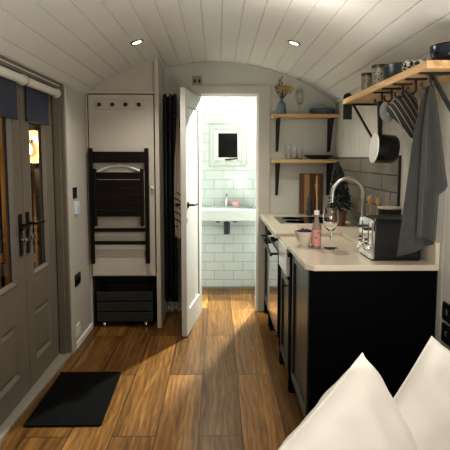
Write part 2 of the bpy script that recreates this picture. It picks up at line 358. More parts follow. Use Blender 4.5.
# roller blinds on the two leaves
M_tube = mat('blind_cassette', (.74,.71,.64), .4, var=.02); M_navy = mat('navy_blind_fabric', (.050,.058,.085), .85, var=.06, bump=.2)
def blind(y0, y1, f0, f1, label):
    b = thing('roller_blind', label, 'blind', (-1.085, (y0+y1)/2, 1.83), 'roller blinds on the double doors')
    obj('roller_tube', MB().tube([(-1.083, y0+.02, 1.832), (-1.083, y1-.02, 1.832)], .026, 20), M_tube, b, smooth=True)
    m = MB(); m.grid(lambda u, v: (-1.107 + .002*math.sin(u*9), f0+(f1-f0)*u, 1.82-(.20)*v), 16, 4)
    fb = obj('blind_fabric', m, M_navy, b, solid=.0015)
    obj('bottom_bar', MB().obox((-1.107, f0, 1.618), (-1.107, f1, 1.618), .010, .012), M_navy, b)
    for yy in (y0, y1):
        m = MB(); m.lathe([(.0,-.011),(.029,-.011),(.031,-.005),(.031,.008),(.0,.011)], (-1.083, yy, 1.832), Matrix.Rotation(PI/2, 3, 'X'), 20)
        m.box(-1.12, -1.083, yy-.009, yy+.009, 1.815, 1.848)
        obj('end_bracket', m, M_steel if yy == y0 else M_tube, b, smooth=True)
blind(2.745, 3.285, 2.83, 3.19, 'farther navy roller blind, nearest the cupboard, rolled high on its pale tube')
blind(2.19, 2.725, 2.26, 2.70, 'nearer navy roller blind, cut off by the left edge of the photo')

# outside in the dark: deck, slatted fence, lantern
o = obj('deck', MB().box(-3.2, -1.3, .8, 6.5, -.12, -.06), wood('deck_board', (.05,.035,.02), (.12,.08,.05), .8, (2,30,2))); struct(o, 'dark timber deck outside the doors', 'deck')
fe = thing('timber_fence', 'vertical board fence outside the door glass, lit golden', 'fence', (-2.0, 4.55, -.06))
M_fence = wood('larch_board', (.30,.16,.05), (.55,.33,.13), .7, (14,14,1.5))
for i in range(11):
    x = -2.95 + i*.15
    obj('fence_board', MB().box(x, x+.108, 4.55, 4.575, -.06, 2.1), M_fence, fe, bevel=.003)
obj('fence_rail', MB().box(-2.97, -1.32, 4.575, 4.62, .4, .48), M_fence, fe); obj('fence_rail', MB().box(-2.97, -1.32, 4.575, 4.62, 1.5, 1.58), M_fence, fe)
la = thing('outdoor_lantern', 'glowing round outdoor wall lamp seen through the farther door glass', 'lamp', (-1.33, 3.45, 1.40))
obj('back_plate', MB().lathe([(0,0),(.05,0),(.05,.02),(0,.02)], (-1.33, 4.54, 1.47), Matrix.Rotation(PI/2,3,'X')), M_black, la, smooth=True) if False else None
# ------------------------------------------------------------------ left wall fittings
def plate(name, y, z, w, h, m, label, cat, t=.010):
    o = thing(name, label, cat, (WL, y, z)); obj('face_plate', MB().box(WL, WL+t, y-w/2, y+w/2, z-h/2, z+h/2), m, o, bevel=.002); return o
M_bronze = mat('black_nickel_plate', (.018,.014,.011), .28, .5)
s = plate('light_switch', 3.51, 1.147, .075, .08, M_bronze, 'dark single light switch above the thermostat on left wall', 'switch')
obj('rocker', MB().box(WL+.009, WL+.015, 3.498, 3.522, 1.13, 1.164), M_plblack, s, bevel=.002)
s = plate('thermostat', 3.54, 1.035, .08, .09, M_plwhite, 'white thermostat with blue lit display on the left wall', 'thermostat', .02)
lab(obj('display', MB().box(WL+.019, WL+.021, 3.515, 3.565, 1.005, 1.05), emit('blue_display', (.22,.36,.55), .35), s), 'blue display')
s = plate('power_socket', 3.515, .503, .135, .085, M_bronze, 'dark double socket low on the left wall', 'socket')
for yy in (3.487, 3.543): obj('outlet', MB().box(WL+.009, WL+.012, yy-.02, yy+.02, .478, .515), M_plblack, s); 
s = plate('blank_plate', 3.50, .125, .09, .09, M_plwhite, 'small white cover plate above the skirting by the door', 'wall plate')
obj('rocker', MB().box(WL+.009, WL+.013, 3.48, 3.52, .105, .145), M_plwhite, s, bevel=.002)

# doormat
m = MB(); p = [(-1.005,2.365),(-.612,2.365),(-.632,3.0),(-1.0,3.0)]
m.prism([(-1.012,2.402),(-.622,2.402),(-.613,2.412),(-.634,3.025),(-.644,3.035),(-1.035,3.035),(-1.024,3.025),(-1.022,2.412)], lambda x,y:(x,y,.0), lambda x,y:(x,y,.009))
o = obj('doormat', m, mat('black_doormat_pile', (.006,.006,.006), .95, var=.2, bump=.6, bscale=300, spec=.1), bevel=.002, off=(-.82,2.68,0)); tag(o, 'rectangular black doormat on the oak floor by the double doors', 'doormat')

# ------------------------------------------------------------------ built-in cupboard with niche
cu = thing('cupboard', 'tall cream built-in cupboard with an open niche at its foot', 'cupboard', (-.77, 3.87, 0))
m = MB(); m.box(-1.048, -.503, 3.89, 3.905, 1.912, 2.30); m.box(-.503, -.470, 3.865, 4.29, 0, 2.30)
m.box(-1.048, -1.036, 3.87, 4.29, 0, 1.93); m.box(-1.036, -.503, 3.89, 4.29, .432, .445); m.box(-1.036, -.503, 3.875, 3.9, 1.908, 1.93)
obj('carcass', m, M_cupb, cu, bevel=.002)
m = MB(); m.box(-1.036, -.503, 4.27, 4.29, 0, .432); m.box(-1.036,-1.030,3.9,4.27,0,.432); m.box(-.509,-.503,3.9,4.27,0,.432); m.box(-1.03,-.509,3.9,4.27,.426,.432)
obj('niche_shade_lining', m, M_niche, cu)  # dark sheets: the recess shade is put into their colour
m = MB(); m.box(-1.027, -.512, 3.868, 3.888, .442, 1.899)
dr = obj('door', m, M_cupb, cu, bevel=.002)
m = MB(); m.lathe([(.006,0),(.006,.012),(.014,.02),(.015,.028),(.009,.034),(0,.035)], (-.530, 3.868, 1.165), Matrix.Rotation(PI/2,3,'X'), 16)
lab(obj('knob', m, M_plwhite, dr, smooth=True), 'round white knob')
pr = obj('peg_rail', MB().box(-.970, -.585, 3.855, 3.868, 1.785, 1.85), M_cupb, cu, bevel=.002)
for i in range(4):
    x = -.930 + i*.1035
    m = MB(); m.lathe([(.006,0),(.006,.014),(.015,.022),(.016,.03),(.010,.036),(0,.037)], (x, 3.855, 1.817), Matrix.Rotation(PI/2,3,'X'), 14)
    lab(obj('peg', m, M_plblack, pr, smooth=True), 'round black peg')

# folding chair hung flat on the cupboard
ch = thing('folding_chair', 'dark brown slatted folding chair hung flat against the cream cupboard', 'chair', (-.80, 3.85, .55))
for sx in (-1, 1):
    xc = -.788 + sx*.221
    obj('rear_leg', MB().box(xc-.016, xc+.016, 3.818, 3.842, .55, 1.478), M_dwood, ch, bevel=.004)
    xi = -.788 + sx*.186
    obj('front_leg', MB().box(xi-.014, xi+.014, 3.792, 3.816, .86, 1.315), M_dwood, ch, bevel=.004)
obj('top_rail', MB().box(-.993, -.583, 3.820, 3.840, 1.362, 1.45), M_dwood, ch, bevel=.004)
for i in range(6):
    z = 1.288 - i*.0595
    obj('seat_slat', MB().box(-.960, -.616, 3.797, 3.815, z-.0545, z), M_dwood, ch, bevel=.004)
for z in (.825, .72): obj('stretcher', MB().box(-.993, -.583, 3.820, 3.840, z-.014, z+.014), M_dwood, ch, bevel=.003)
pts = [(-.79 + .17*t, 3.857, 1.29 + .05*(1-t*t)) for t in [i/10-1 for i in range(21)]]
m = MB(); m.tube(pts, .010, 10)
m.tube([(-.79,3.857,1.34),(-.79,3.857,1.385),(-.775,3.857,1.40),(-.762,3.857,1.385)], .004, 8)
o = obj('coat_hanger', m, M_plwhite, smooth=True, off=(-.80,3.857,1.35)); tag(o, 'cream curved coat hanger behind the folding chair', 'hanger')

# dark slatted crate on castors in the niche
cr = thing('storage_crate', 'dark slatted wooden crate on castors in the cupboard niche', 'crate', (-.785, 4.05, 0))
m = MB(); m.box(-1.0, -.542, 3.93, 4.23, .045, .06)
for x in (-1.0, -.554): m.box(x, x+.012, 3.93, 4.23, .06, .30)
m.box(-.988, -.554, 4.218, 4.23, .06, .30); obj('body', m, M_crate, cr)
for z in (.05, .137, .224): obj('slat', MB().box(-1.003, -.539, 3.915, 3.93, z, z+.078), M_crate, cr, bevel=.004)
for x in (-.945, -.600):
    for y in (3.94, 4.19):
        m = MB(); m.lathe([(0,-.011),(.018,-.011),(.021,-.006),(.021,.006),(.018,.011),(0,.011)], (x, y, .021), Matrix.Rotation(PI/2,3,'Y'), 16); m.box(x-.014, x+.014, y-.014, y+.014, .036, .046)
        lab(obj('castor', m, M_chrome, cr, smooth=True), 'small chrome castor')

cr.location.y -= .035

# ------------------------------------------------------------------ tall column radiator
M_rad = mat('anthracite_enamel', (.010,.010,.012), .32, var=.05)
ra = thing('radiator', 'tall anthracite column radiator between the cupboard and bathroom door', 'radiator', (-.425, 4.2, .10))
for r_ in (0, 1):
    for i in range(3):
        x = -.450 + i*.040; yy = 4.165 + r_*.045
        obj('column', MB().tube([(x, yy, .135), (x, yy, .15), (x, yy, 1.925), (x, yy, 1.945)], [.011,.0165,.0165,.010], 14), M_rad, ra, smooth=True)
for z in (.145, 1.915):
    m = MB(); m.tube([(-.467, 4.1875, z), (-.353, 4.1875, z)], .021, 14); obj('header', m, M_rad, ra, smooth=True)
for x in (-.43, -.372):
    m = MB(); m.tube([(x, 4.165, .14), (x, 4.165, .105), (x, 4.14, .095), (x, 4.115, .095)], [.010,.010,.012,.014], 12); m.tube([(x, 4.165, .10), (x, 4.165, 0)], .006, 8)
    lab(obj('valve', m, M_chrome, ra, smooth=True), 'chrome valve and tail pipe')
m = MB(); m.lathe([(.0,0),(.012,0),(.012,.02),(.006,.026),(0,.026)], (-.425, 4.150, 1.925), Matrix.Rotation(PI/2,3,'X'), 12)
lab(obj('air_vent', m, M_chrome, ra, smooth=True), 'chrome air vent')
for z in (.35, 1.6): obj('bracket', MB().box(-.44, -.41, 4.205, 4.30, z, z+.03), M_rad, ra)

# towel hanging in front of the radiator's right side, by the open door
m = MB()
def tw(u, v):
    w_ = .012 + .066*min(1, v*3.0)**.8
    return (-.343 + .014*min(1,v*4) + (u-.5)*w_*1.1 + .004*math.sin(v*7), 4.125 - .016*math.cos(u*PI*3)*min(1, v*2+.2), 1.755 - v*1.03 - .03*math.sin(u*PI)*(v > .97))
m.grid(tw, 14, 60)
def towel_mat():
    m = stripes('cream_towel_dark_stripes', (.50,.43,.34), (.02,.018,.015), 'Z', 20, .80, rot=(0,math.radians(-32),0)); nt = m.node_tree; L = nt.links.new
    gt = [n for n in nt.nodes if n.type == 'MATH' and n.operation == 'GREATER_THAN'][0]; mx = [n for n in nt.nodes if n.type == 'MIX'][0]
    tc = N(nt, 'ShaderNodeTexCoord'); sp = N(nt, 'ShaderNodeSeparateXYZ'); L(tc.outputs['Object'], sp.inputs[0])
    c1 = N(nt, 'ShaderNodeMath', operation='COMPARE'); c1.inputs[1].default_value = -.80; c1.inputs[2].default_value = .15; L(sp.outputs['Z'], c1.inputs[0])
    mu = N(nt, 'ShaderNodeMath', operation='MULTIPLY'); L(gt.outputs[0], mu.inputs[0]); L(c1.outputs[0], mu.inputs[1]); L(mu.outputs[0], mx.inputs['Factor']); return m
o = obj('hand_towel', m, towel_mat(), smooth=True, solid=.005, off=(-.35,4.125,1.755))
tag(o, 'cream towel with dark diagonal stripes hanging between radiator and open bathroom door', 'towel')
hk = thing('towel_hook', 'small chrome hook at the radiator side holding the striped towel', 'hook', (-.36, 4.15, 1.76))
obj('hook_arm', MB().tube([(-.370,4.150,1.757),(-.350,4.135,1.752),(-.344,4.118,1.755),(-.345,4.108,1.775)], [.006,.005,.006,.009], 10), M_chrome, hk, smooth=True)

# ------------------------------------------------------------------ open bathroom door
hx, hy = -.150, 4.262; fx, fy = -.243, 3.648
dv = Vector((fx-hx, fy-hy, 0)); LEN = dv.length; dv.normalize(); nv = Vector((-dv.y, dv.x, 0))   # nv -> +X side
if nv.x < 0: nv = -nv
def dp(s_, t_, z): q = Vector((hx, hy, 0)) + dv*s_ + nv*t_; return (q.x, q.y, z)
def dbox(m, s0, s1, t0, t1, z0, z1):
    vs = [dp(a, b, c) for a in (s0, s1) for b in (t0, t1) for c in (z0, z1)]
    m.add(vs, [(0,1,3,2),(4,6,7,5),(0,4,5,1),(2,3,7,6),(0,2,6,4),(1,5,7,3)])
d3 = bpy.data.objects.new('door_3', None); d3.location = (hx, hy, .006); COL.objects.link(d3); struct(d3, 'white bathroom door standing open towards the room', 'door')
M_door = mat('door_white_paint', (.53,.515,.49), .45, var=.02)
m = MB(); T = -.042
dbox(m, 0, .095, T, 0, .006, 1.925); dbox(m, LEN-.095, LEN, T, 0, .006, 1.925); dbox(m, .095, LEN-.095, T, 0, 1.80, 1.925); dbox(m, .095, LEN-.095, T, 0, .006, .20)
obj('leaf', m, M_door, d3, bevel=.003)
m = MB(); nb = 5; bw = (LEN-.19)/nb
for i in range(nb): dbox(m, .095+i*bw+.002, .095+(i+1)*bw-.002, T+.012, -.012, .20, 1.80)
dbox(m, .095, LEN-.095, T+.016, -.016, .20, 1.80)
obj('board_panel', m, M_door, d3)
for sgn, t0 in ((1, 0), (-1, T)):
    m = MB(); c = dp(LEN-.055, t0, 1.038); R = Matrix.Rotation(math.atan2(nv.y, nv.x), 3, 'Z') @ Matrix.Rotation(sgn*PI/2, 3, 'Y')
    m.lathe([(0,0),(.024,0),(.024,.008),(.012,.012),(0,.012)], c, R, 18)
    h = obj('handle_rose', m, M_bronze, d3, smooth=True)
    q = [dp(LEN-.055, t0+sgn*.008, 1.038), dp(LEN-.055, t0+sgn*.045, 1.038), dp(LEN-.07, t0+sgn*.053, 1.038), dp(LEN-.165, t0+sgn*.053, 1.035)]
    obj('lever', MB().tube(q, [.009,.009,.009,.007], 10), M_bronze, h, smooth=True)

# switch above the doorway
s = thing('fused_switch', 'grey square double switch plate high above the bathroom door', 'switch', (-.183, YF, 2.075))
obj('face_plate', MB().box(-.226, -.140, YF-.010, YF, 2.03, 2.116), mat('pewter_plate', (.30,.29,.25), .4), s, bevel=.003)
for x in (-.203, -.163): lab(obj('rocker', MB().box(x-.009, x+.009, YF-.016, YF-.009, 2.058, 2.086), M_plblack, s, bevel=.003), 'dark rocker')

# ------------------------------------------------------------------ bathroom basin
ba = thing('wash_basin', 'white rectangular wall-hung basin on the bathroom tiles', 'basin', (.11, 4.90, .79))
m = MB(); bx0, bx1, by0, by1, z0, z1 = -.215, .385, 4.72, 5.07, .775, .895
m.box(bx0, bx1, by0, by0+.03, z0, z1); m.box(bx0, bx1, by1-.08, by1, z0, z1); m.box(bx0, bx0+.03, by0+.03, by1-.08, z0, z1); m.box(bx1-.03, bx1, by0+.03, by1-.08, z0, z1); m.box(bx0+.03, bx1-.03, by0+.03, by1-.08, z0, z0+.03)
obj('bowl', m, mat('basin_ceramic', (.47,.51,.505), .15, var=.01), ba, bevel=.008)
m = MB(); m.tube([(.09, 5.02, .89), (.09, 5.02, .985), (.09, 5.0, 1.0), (.09, 4.925, .985), (.09, 4.92, .965)], [.02,.018,.015,.012,.012], 12); m.tube([(.09,5.02,.985),(.09,5.02,1.02),(.09,4.985,1.035)], [.012,.010,.006], 10)
lab(obj('tap', m, M_chrome, ba, smooth=True), 'chrome mixer tap')
m = MB(); m.tube([(.09,4.90,.78),(.09,4.90,.70),(.09,4.905,.665)], .018, 12); m.tube([(.09,4.90,.742),(.09,4.90,.62)], .032, 14); m.tube([(.09,4.93,.66),(.09,5.06,.66)], .018, 12)
lab(obj('bottle_trap', m, M_black, ba, smooth=True), 'black bottle trap')
for sx in (-1, 1):
    pts = [(.09+sx*.012, 4.98, .775), (.09+sx*.03, 4.96, .745), (.09+sx*.055, 4.96, .752), (.09+sx*.075, 4.98, .735), (.09+sx*.10, 5.0, .728), (.09+sx*.13, 5.03, .755), (.09+sx*.14, 5.06, .765)]
    lab(obj('supply_hose', MB().tube(pts, .006, 8), M_black, ba, smooth=True), 'thin dark supply hose')
m = MB(); m.lathe([(.0,0),(.035,0),(.05,.03),(.052,.05),(.046,.05),(.03,.012),(0,.012)], (.185, 5.03, .895), None, 20)
sd = thing('soap_dish', 'small pink soap dish beside the basin tap', 'soap dish', (.185,5.03,.895)); obj('dish', m, mat('pink_glass', (.75,.42,.42), .3), sd, smooth=True)
obj('soap', MB().lathe([(0,0),(.03,.002),(.035,.014),(.028,.026),(0,.028)], (.185,5.03,.912), None, 16, 1, .7), mat('pink_soap', (.8,.5,.5), .5), sd, smooth=True)

# ------------------------------------------------------------------ ceiling downlights
def downlight(x, y, label):
    a_ = math.asin((x+.012)/RAD); cx, cz = arc(a_, 0); R = Matrix.Rotation(a_, 3, 'Y')
    d = thing('downlight', label, 'downlight', (cx, y, cz), 'recessed ceiling downlights')
    m = MB(); m.lathe([(.030,-.001),(.031,-.006),(.043,-.006),(.045,-.001),(.045,.004),(.030,.004)], (cx, y, cz), R, 28)
    obj('bezel', m, mat('bezel_metal', (.20,.18,.15), .35, .6), d, smooth=True)
    obj('lens', MB().lathe([(0,-.003),(.031,-.003),(.031,0),(0,0)], (cx, y, cz), R, 24), emit('warm_lamp_face', (1,.90,.74), 9), d)
    return cx, y, cz, a_
DL = [downlight(-.532, 3.25, 'left recessed ceiling downlight, in front of the cupboard'), downlight(.505, 3.26, 'right recessed ceiling downlight, towards the kitchen worktop')]

# ------------------------------------------------------------------ kitchen run
wt = MB(); WT0, WT1 = .872, .90
wt.box(.378, 1.038, 3.162, 4.298, WT0-.006, WT1)
wt.box(.83, 1.038, 2.765, 3.162, WT0, WT1)
wt.prism([(.450,2.20),(1.038,2.20),(1.038,2.765),(.405,2.765),(.412,2.238)], lambda x,y:(x,y,WT0), lambda x,y:(x,y,WT1))
wt.box(1.0, 1.038, 2.145, 4.298, WT1, 1.0) if False else None
o = obj('worktop', wt, M_quartz, bevel=.003, off=(.7,3.2,.87)); tag(o, 'pale beige stone worktop along the right wall, cut around the sink', 'worktop')
mb = MB(); mb.box(1.018, 1.038, 2.20, 2.715, .90, 1.005)
o = obj('upstand', mb, M_quartz, bevel=.002, off=(1.0,2.4,.9)); tag(o, 'low beige stone upstand on the right wall beside the toaster', 'upstand')

def leg(parent, x, y, z1=.872): obj('leg', MB().box(x-.022, x+.022, y-.024, y+.024, 0, z1), M_blackp, parent, bevel=.002)
# near base unit with black end panel
nu = thing('base_cabinet', 'near dark green base cabinet with a plain black end panel', 'cabinet', (.72, 2.45, 0))
m = MB(); m.box(.452, 1.035, 2.242, 2.785, .12, .87); obj('carcass', m, M_cab, nu); obj('stile', MB().box(.424, .452, 2.748, 2.788, .12, .868), M_blackp, nu, bevel=.001)
obj('end_panel', MB().box(.438, 1.036, 2.212, 2.242, 0, .87), M_blackp, nu, bevel=.001)
leg(nu, .446, 2.772, .12)
def shaker(parent, y0, y1, z0, z1, x=.418, kn=None, name='door'):
    m = MB(); t = .055; m.box(x, x+.022, y0, y0+t, z0, z1); m.box(x, x+.022, y1-t, y1, z0, z1); m.box(x, x+.022, y0+t, y1-t, z0, z0+t); m.box(x, x+.022, y0+t, y1-t, z1-t, z1); m.box(x+.012, x+.022, y0+t, y1-t, z0+t, z1-t)
    d = obj(name, m, M_cab, parent, bevel=.0025)
    if kn:
        m = MB(); m.lathe([(.005,0),(.005,.014),(.013,.02),(.014,.027),(.008,.032),(0,.033)], (x, kn[0], kn[1]), Matrix.Rotation(-PI/2,3,'Y'), 14)
        lab(obj('knob', m, M_black, d, smooth=True), 'round black knob')
    return d
shaker(nu, 2.245, 2.745, .10, .866, x=.430, kn=(2.715, .845))
# sink unit
su = thing('sink_cabinet', 'dark green cabinet under the white butler sink', 'cabinet', (.72, 2.96, 0))
obj('carcass', MB().box(.445, 1.035, 2.802, 3.195, .12, .676), M_cab, su); leg(su, .442, 3.171, .12); obj('stile', MB().box(.416, .445, 3.160, 3.195, .12, .862), M_blackp, su, bevel=.001); obj('rail', MB().box(.416, .445, 2.802, 3.16, .676, .693), M_blackp, su)
shaker(su, 2.802, 3.158, .10, .675, x=.42, kn=(2.88, .62))
sk = thing('butler_sink', 'white ceramic butler sink set into the worktop', 'sink', (.62, 2.96, .70))
m = MB(); sx0, sx1, sy0, sy1, sz0, sz1 = .404, .83, 2.802, 3.150, .695, .866
m.box(sx0, sx0+.028, sy0, sy1, sz0, sz1); m.box(sx1-.028, sx1, sy0, sy1, sz0, sz1); m.box(sx0+.028, sx1-.028, sy0, sy0+.028, sz0, sz1); m.box(sx0+.028, sx1-.028, sy1-.028, sy1, sz0, sz1); m.box(sx0+.028, sx1-.028, sy0+.028, sy1-.028, sz0, sz0+.028)
obj('bowl', m, M_cer, sk, bevel=.004)
obj('drain', MB().lathe([(0,0),(.04,0),(.04,.003),(0,.003)], (.6,2.96,.723), None, 20), M_chrome, sk, smooth=True)
o = obj('sink_cover', MB().box(.408, .826, 2.768, 3.158, .866, .879), M_quartz, bevel=.002, off=(.62,2.96,.866)); tag(o, 'beige cover board slotted over the butler sink, a little below the worktop', 'sink cover')
# swan-neck tap
tp = thing('kitchen_tap', 'tall brushed steel swan-neck kitchen tap behind the sink', 'tap', (.935, 3.06, .9))
cx = .835; r_ = .10
pts = [(.935,3.06,.94),(.935,3.06,1.17)] + [(cx + r_*math.cos(t), 3.06, 1.17 + r_*math.sin(t)) for t in [i*PI/14 for i in range(1,14)]] + [(cx-r_, 3.06, 1.16),(cx-r_-.004, 3.06, 1.115)]
obj('spout', MB().tube(pts, .0125, 14), M_steel, tp, smooth=True)
obj('base', MB().lathe([(0,0),(.026,0),(.026,.005),(.020,.012),(.018,.045),(0,.045)], (.935,3.06,.90), None, 20), M_steel, tp, smooth=True)
obj('handle', MB().tube([(.935,3.043,.925),(.935,3.01,.93),(.93,2.985,.965)], [.008,.008,.006], 10), M_steel, tp, smooth=True)
# oven
ov = thing('oven', 'built-in dark oven with two black control knobs', 'oven', (.7, 3.53, 0))
obj('body', MB().box(.43, 1.035, 3.20, 3.838, .13, .865), M_black, ov)
obj('control_panel', MB().box(.405, .43, 3.20, 3.838, .775, .864), M_chrome, ov, bevel=.003)
for y_ in (3.40, 3.70):
    m = MB(); m.lathe([(.024,0),(.024,.006),(.018,.01),(.016,.03),(0,.03)], (.405, y_, .822), Matrix.Rotation(-PI/2,3,'Y'), 18)
    obj('control_knob', m, M_plblack, ov, smooth=True)
od = obj('oven_door', MB().box(.405, .43, 3.205, 3.833, .17, .765), mat('black_oven_glass', (.006,.006,.006), .04, spec=1, coat=1), ov, bevel=.003)
m = MB(); m.tube([(.365,3.25,.735),(.365,3.79,.735)], .010, 12); m.tube([(.405,3.29,.735),(.365,3.29,.735)], .008, 8); m.tube([(.405,3.75,.735),(.365,3.75,.735)], .008, 8)
obj('bar_handle', m, M_black, od, smooth=True)
leg(ov, .442, 3.814, .13)
# far unit
fu = thing('base_cabinet', 'slim dark green base cabinet beside the bathroom doorway', 'cabinet', (.72, 4.08, 0))
obj('carcass', MB().box(.445, 1.035, 3.88, 4.28, .12, .865), M_cab, fu)
fd = shaker(fu, 3.885, 4.27, .12, .863, x=.42)
m = MB(); m.tube([(.385,3.92,.72),(.385,4.20,.72)], .008, 10); m.tube([(.42,3.95,.72),(.385,3.95,.72)], .006, 8); m.tube([(.42,4.17,.72),(.385,4.17,.72)], .006, 8)
obj('bar_handle', m, M_black, fd, smooth=True)
leg(fu, .442, 3.905, .12); leg(fu, .442, 4.255, .12)
# hob
hb = thing('hob', 'black glass hob set in the far end of the worktop', 'hob', (.71, 3.8, .9))
obj('glass_top', MB().box(.475, .955, 3.60, 4.02, .9, .906), mat('black_hob_glass', (.01,.01,.01), .06, spec=.6), hb, bevel=.002)
m = MB()
for x0,x1,y0,y1 in ((.470,.475,3.595,4.025),(.955,.960,3.595,4.025),(.475,.955,3.595,3.60),(.475,.955,4.02,4.025)): m.box(x0,x1,y0,y1,.9,.907)
obj('trim_edge', m, M_steel, hb)
for x,y in ((.60,3.71),(.83,3.71),(.60,3.91),(.83,3.91)):
    obj('cooking_zone', MB().lathe([(.078,.0),(.078,.0008),(.074,.0008),(.074,0)], (x,y,.906), None, 32), mat('zone_print', (.012,.012,.012), .06, spec=.6), hb)

# backsplash tiles with black trims
o = obj('tile_backsplash', MB().box(1.028, 1.0395, 2.735, 4.283, .90, 1.405), tiles('grey_metro_tile', .31, .1005, (.19,.18,.16), (.165,.157,.14), (.06,.055,.048), .0035, ('Y','Z'), .10, phase=(.1, .1075)), off=(0,0,0)); tag(o, 'glossy grey metro tile backsplash behind the tap', 'backsplash')
o = obj('tile_edge_trim', MB().box(1.026, 1.04, 2.718, 2.735, .90, 1.415), M_black, off=(1.01,2.73,.9)); tag(o, 'black vertical edge trim at the near end of the grey tiles', 'trim')

# socket at the right edge
for z, lb in ((.705,'upper black socket at the right edge above the white pillow'), (.605,'lower black socket at the right edge by the white pillow')):
    s = thing('wall_socket', lb, 'socket', (WR, 2.10, z), 'sockets on the right wall')
    obj('face_plate', MB().box(WR-.012, WR, 2.05, 2.135, z-.042, z+.042), M_plblack, s, bevel=.003)
    lab(obj('rocker', MB().box(WR-.017, WR-.011, 2.085, 2.11, z-.010, z+.016), M_steel, s, bevel=.002), 'small steel rocker')

# ------------------------------------------------------------------ shelves
def bracket(parent, M3, depth=.19, drop=.28):
    """M3(a,b): a out from wall, b height below shelf -> 3-D"""
    m = MB(); up = M3(0,0) - M3(0,-1)
    side = (M3(1,0)-M3(0,0)).cross(up).normalized()
    m.obox(M3(0,-.006), M3(depth,-.006), .025, .010, up); m.obox(M3(.005,0), M3(.005,-drop), .025, .010, side.cross(up)); m.obox(M3(depth-.012,-.006), M3(.012,-drop+.01), .022, .010, up)
    return obj('bracket', m, M_black, parent)
SZ = 1.742
sh = thing('wall_shelf', 'long thick oak shelf on the right wall holding canisters and hooks', 'shelf', (.91, 2.5, SZ))
obj('board', MB().box(.80, 1.038, 1.866, 3.108, SZ, SZ+.032), M_oak, sh, bevel=.003)
for y_ in (1.95, 3.065): bracket(sh, lambda a, b, y_=y_: Vector((1.038-a, y_, SZ+b)), .195, .30)
m = MB(); m.box(.805, .86, 3.110, 3.120, SZ-.095, SZ+.045); pass
m.lathe([(0,-.005),(.0275,-.005),(.0275,.005),(0,.005)], (.8325,3.115,SZ+.045), Matrix.Rotation(PI/2,3,'X'), 20)
obj('end_plate', m, M_black, sh)

def fshelf(z, x0, x1, label):
    s = thing('wall_shelf', label, 'shelf', ((x0+x1)/2, 4.2, z))
    obj('board', MB().box(x0, x1, 4.13, 4.298, z-.03, z), M_oakx, s, bevel=.003)
    for x in (.525, .985):
        bracket(s, lambda a, b, x=x: Vector((x, 4.298-a, z-.03+b)), .15, .29)
fshelf(1.775, .465, 1.037, 'upper oak shelf on the far wall holding the blue vase')
fshelf(1.388, .470, 1.037, 'lower oak shelf on the far wall holding glasses and a plate')

# hooks under the right shelf
def hook(y, label):
    h = thing('shelf_hook', label, 'hook', (.845, y, SZ), 'black hooks under the right wall shelf')
    obj('hook_plate', MB().box(.80+.008, .90, y-.011, y+.011, SZ-.007, SZ), M_black, h, bevel=.002)
    m = MB(); pts = [(.855,y,SZ-.004),(.855,y,SZ-.03),(.857,y,SZ-.05),(.845,y,SZ-.066),(.828,y,SZ-.064),(.818,y,SZ-.05),(.82,y,SZ-.036)]
    obj('hook_arm', MB().tube(pts, .0055, 10), M_black, h, smooth=True)
for y_, lb in ((2.53,'farthest black shelf hook, holding the saucepan'),(2.39,'second black shelf hook from the far end'),(2.245,'middle black shelf hook, holding the oven gloves'),(2.10,'second nearest black shelf hook, between gloves and grey towel'),(1.955,'nearest black shelf hook, holding the grey tea towel')):
    hook(y_, lb)

# saucepan hanging by its handle
pn = thing('saucepan', 'small black saucepan with white inside, hanging from the far hook', 'saucepan', (.86, 2.53, 1.45))
AX = Vector((.99,-.03,-.08)).normalized()
R = AX.to_track_quat('Z','Y').to_matrix()
pc = Vector((.81,2.50,1.452))
obj('pan_body', MB().lathe([(.073,0),(.076,.0),(.076,.004),(.073,.10),(.062,.114),(0,.114)], pc, R, 36), mat('black_enamel', (.009,.009,.010), .22), pn, smooth=True)
m = MB(); m.lathe([(.0735,-.001),(.070,.006),(.066,.075),(.0,.078)], pc, R, 36); lab(obj('enamel_lining', m, M_cer, pn, smooth=True), 'white enamel lining')
m = MB(); m.lathe([(.073,-.003),(.077,-.003),(.078,.003),(.073,.003)], pc, R, 36); lab(obj('rim', m, M_plwhite, pn, smooth=True), 'white rim')
top = pc + Vector((0,0,.073))
m = MB(); m.obox(top + Vector((.03,.0,-.008)), (.842,2.53,1.685), .022, .010, (0,1,0)); m.tube([(.838,2.53,1.675),(.842,2.53,1.697)], [.012,.008], 10)
obj('handle', m, M_black, pn, bevel=.003)

# striped oven gloves
og = thing('oven_gloves', 'dark grey striped oven glove hanging tilted between pan and grey towel', 'oven glove', (.87, 2.27, 1.70))
M_og = stripes('dark_stripe_cloth', (.035,.033,.030), (.30,.28,.24), 'X', 42, .84, rot=(0,math.radians(36),0))
def pad(outline, y0, dy, th, name, m_, par, bul=.02):
    """soft pad from an outline of (x,z); y varies with x"""
    cx = sum(p[0] for p in outline)/len(outline); cz = sum(p[1] for p in outline)/len(outline)
    m = MB(); n = len(outline); rings = [1, .93, .75, .5, .25]
    for sgn in (-1, 1):
        vs = []
        for k, f in enumerate(rings):
            t = th*math.sqrt(max(0, 1-f**3)) if k else 0
            vs += [(cx+(x-cx)*f, y0+dy*(cx+(x-cx)*f-.86)+sgn*t, cz+(z-cz)*f) for x, z in outline]
        vs.append((cx, y0+dy*(cx-.86)+sgn*th, cz)); e = len(vs)-1
        fs = [(k*n+i, k*n+(i+1)%n, (k+1)*n+(i+1)%n, (k+1)*n+i) for k in range(len(rings)-1) for i in range(n)]
        fs += [((len(rings)-1)*n+i, (len(rings)-1)*n+(i+1)%n, e) for i in range(n)]
        m.add(vs, fs)
    return obj(name, m, m_, par, smooth=True)
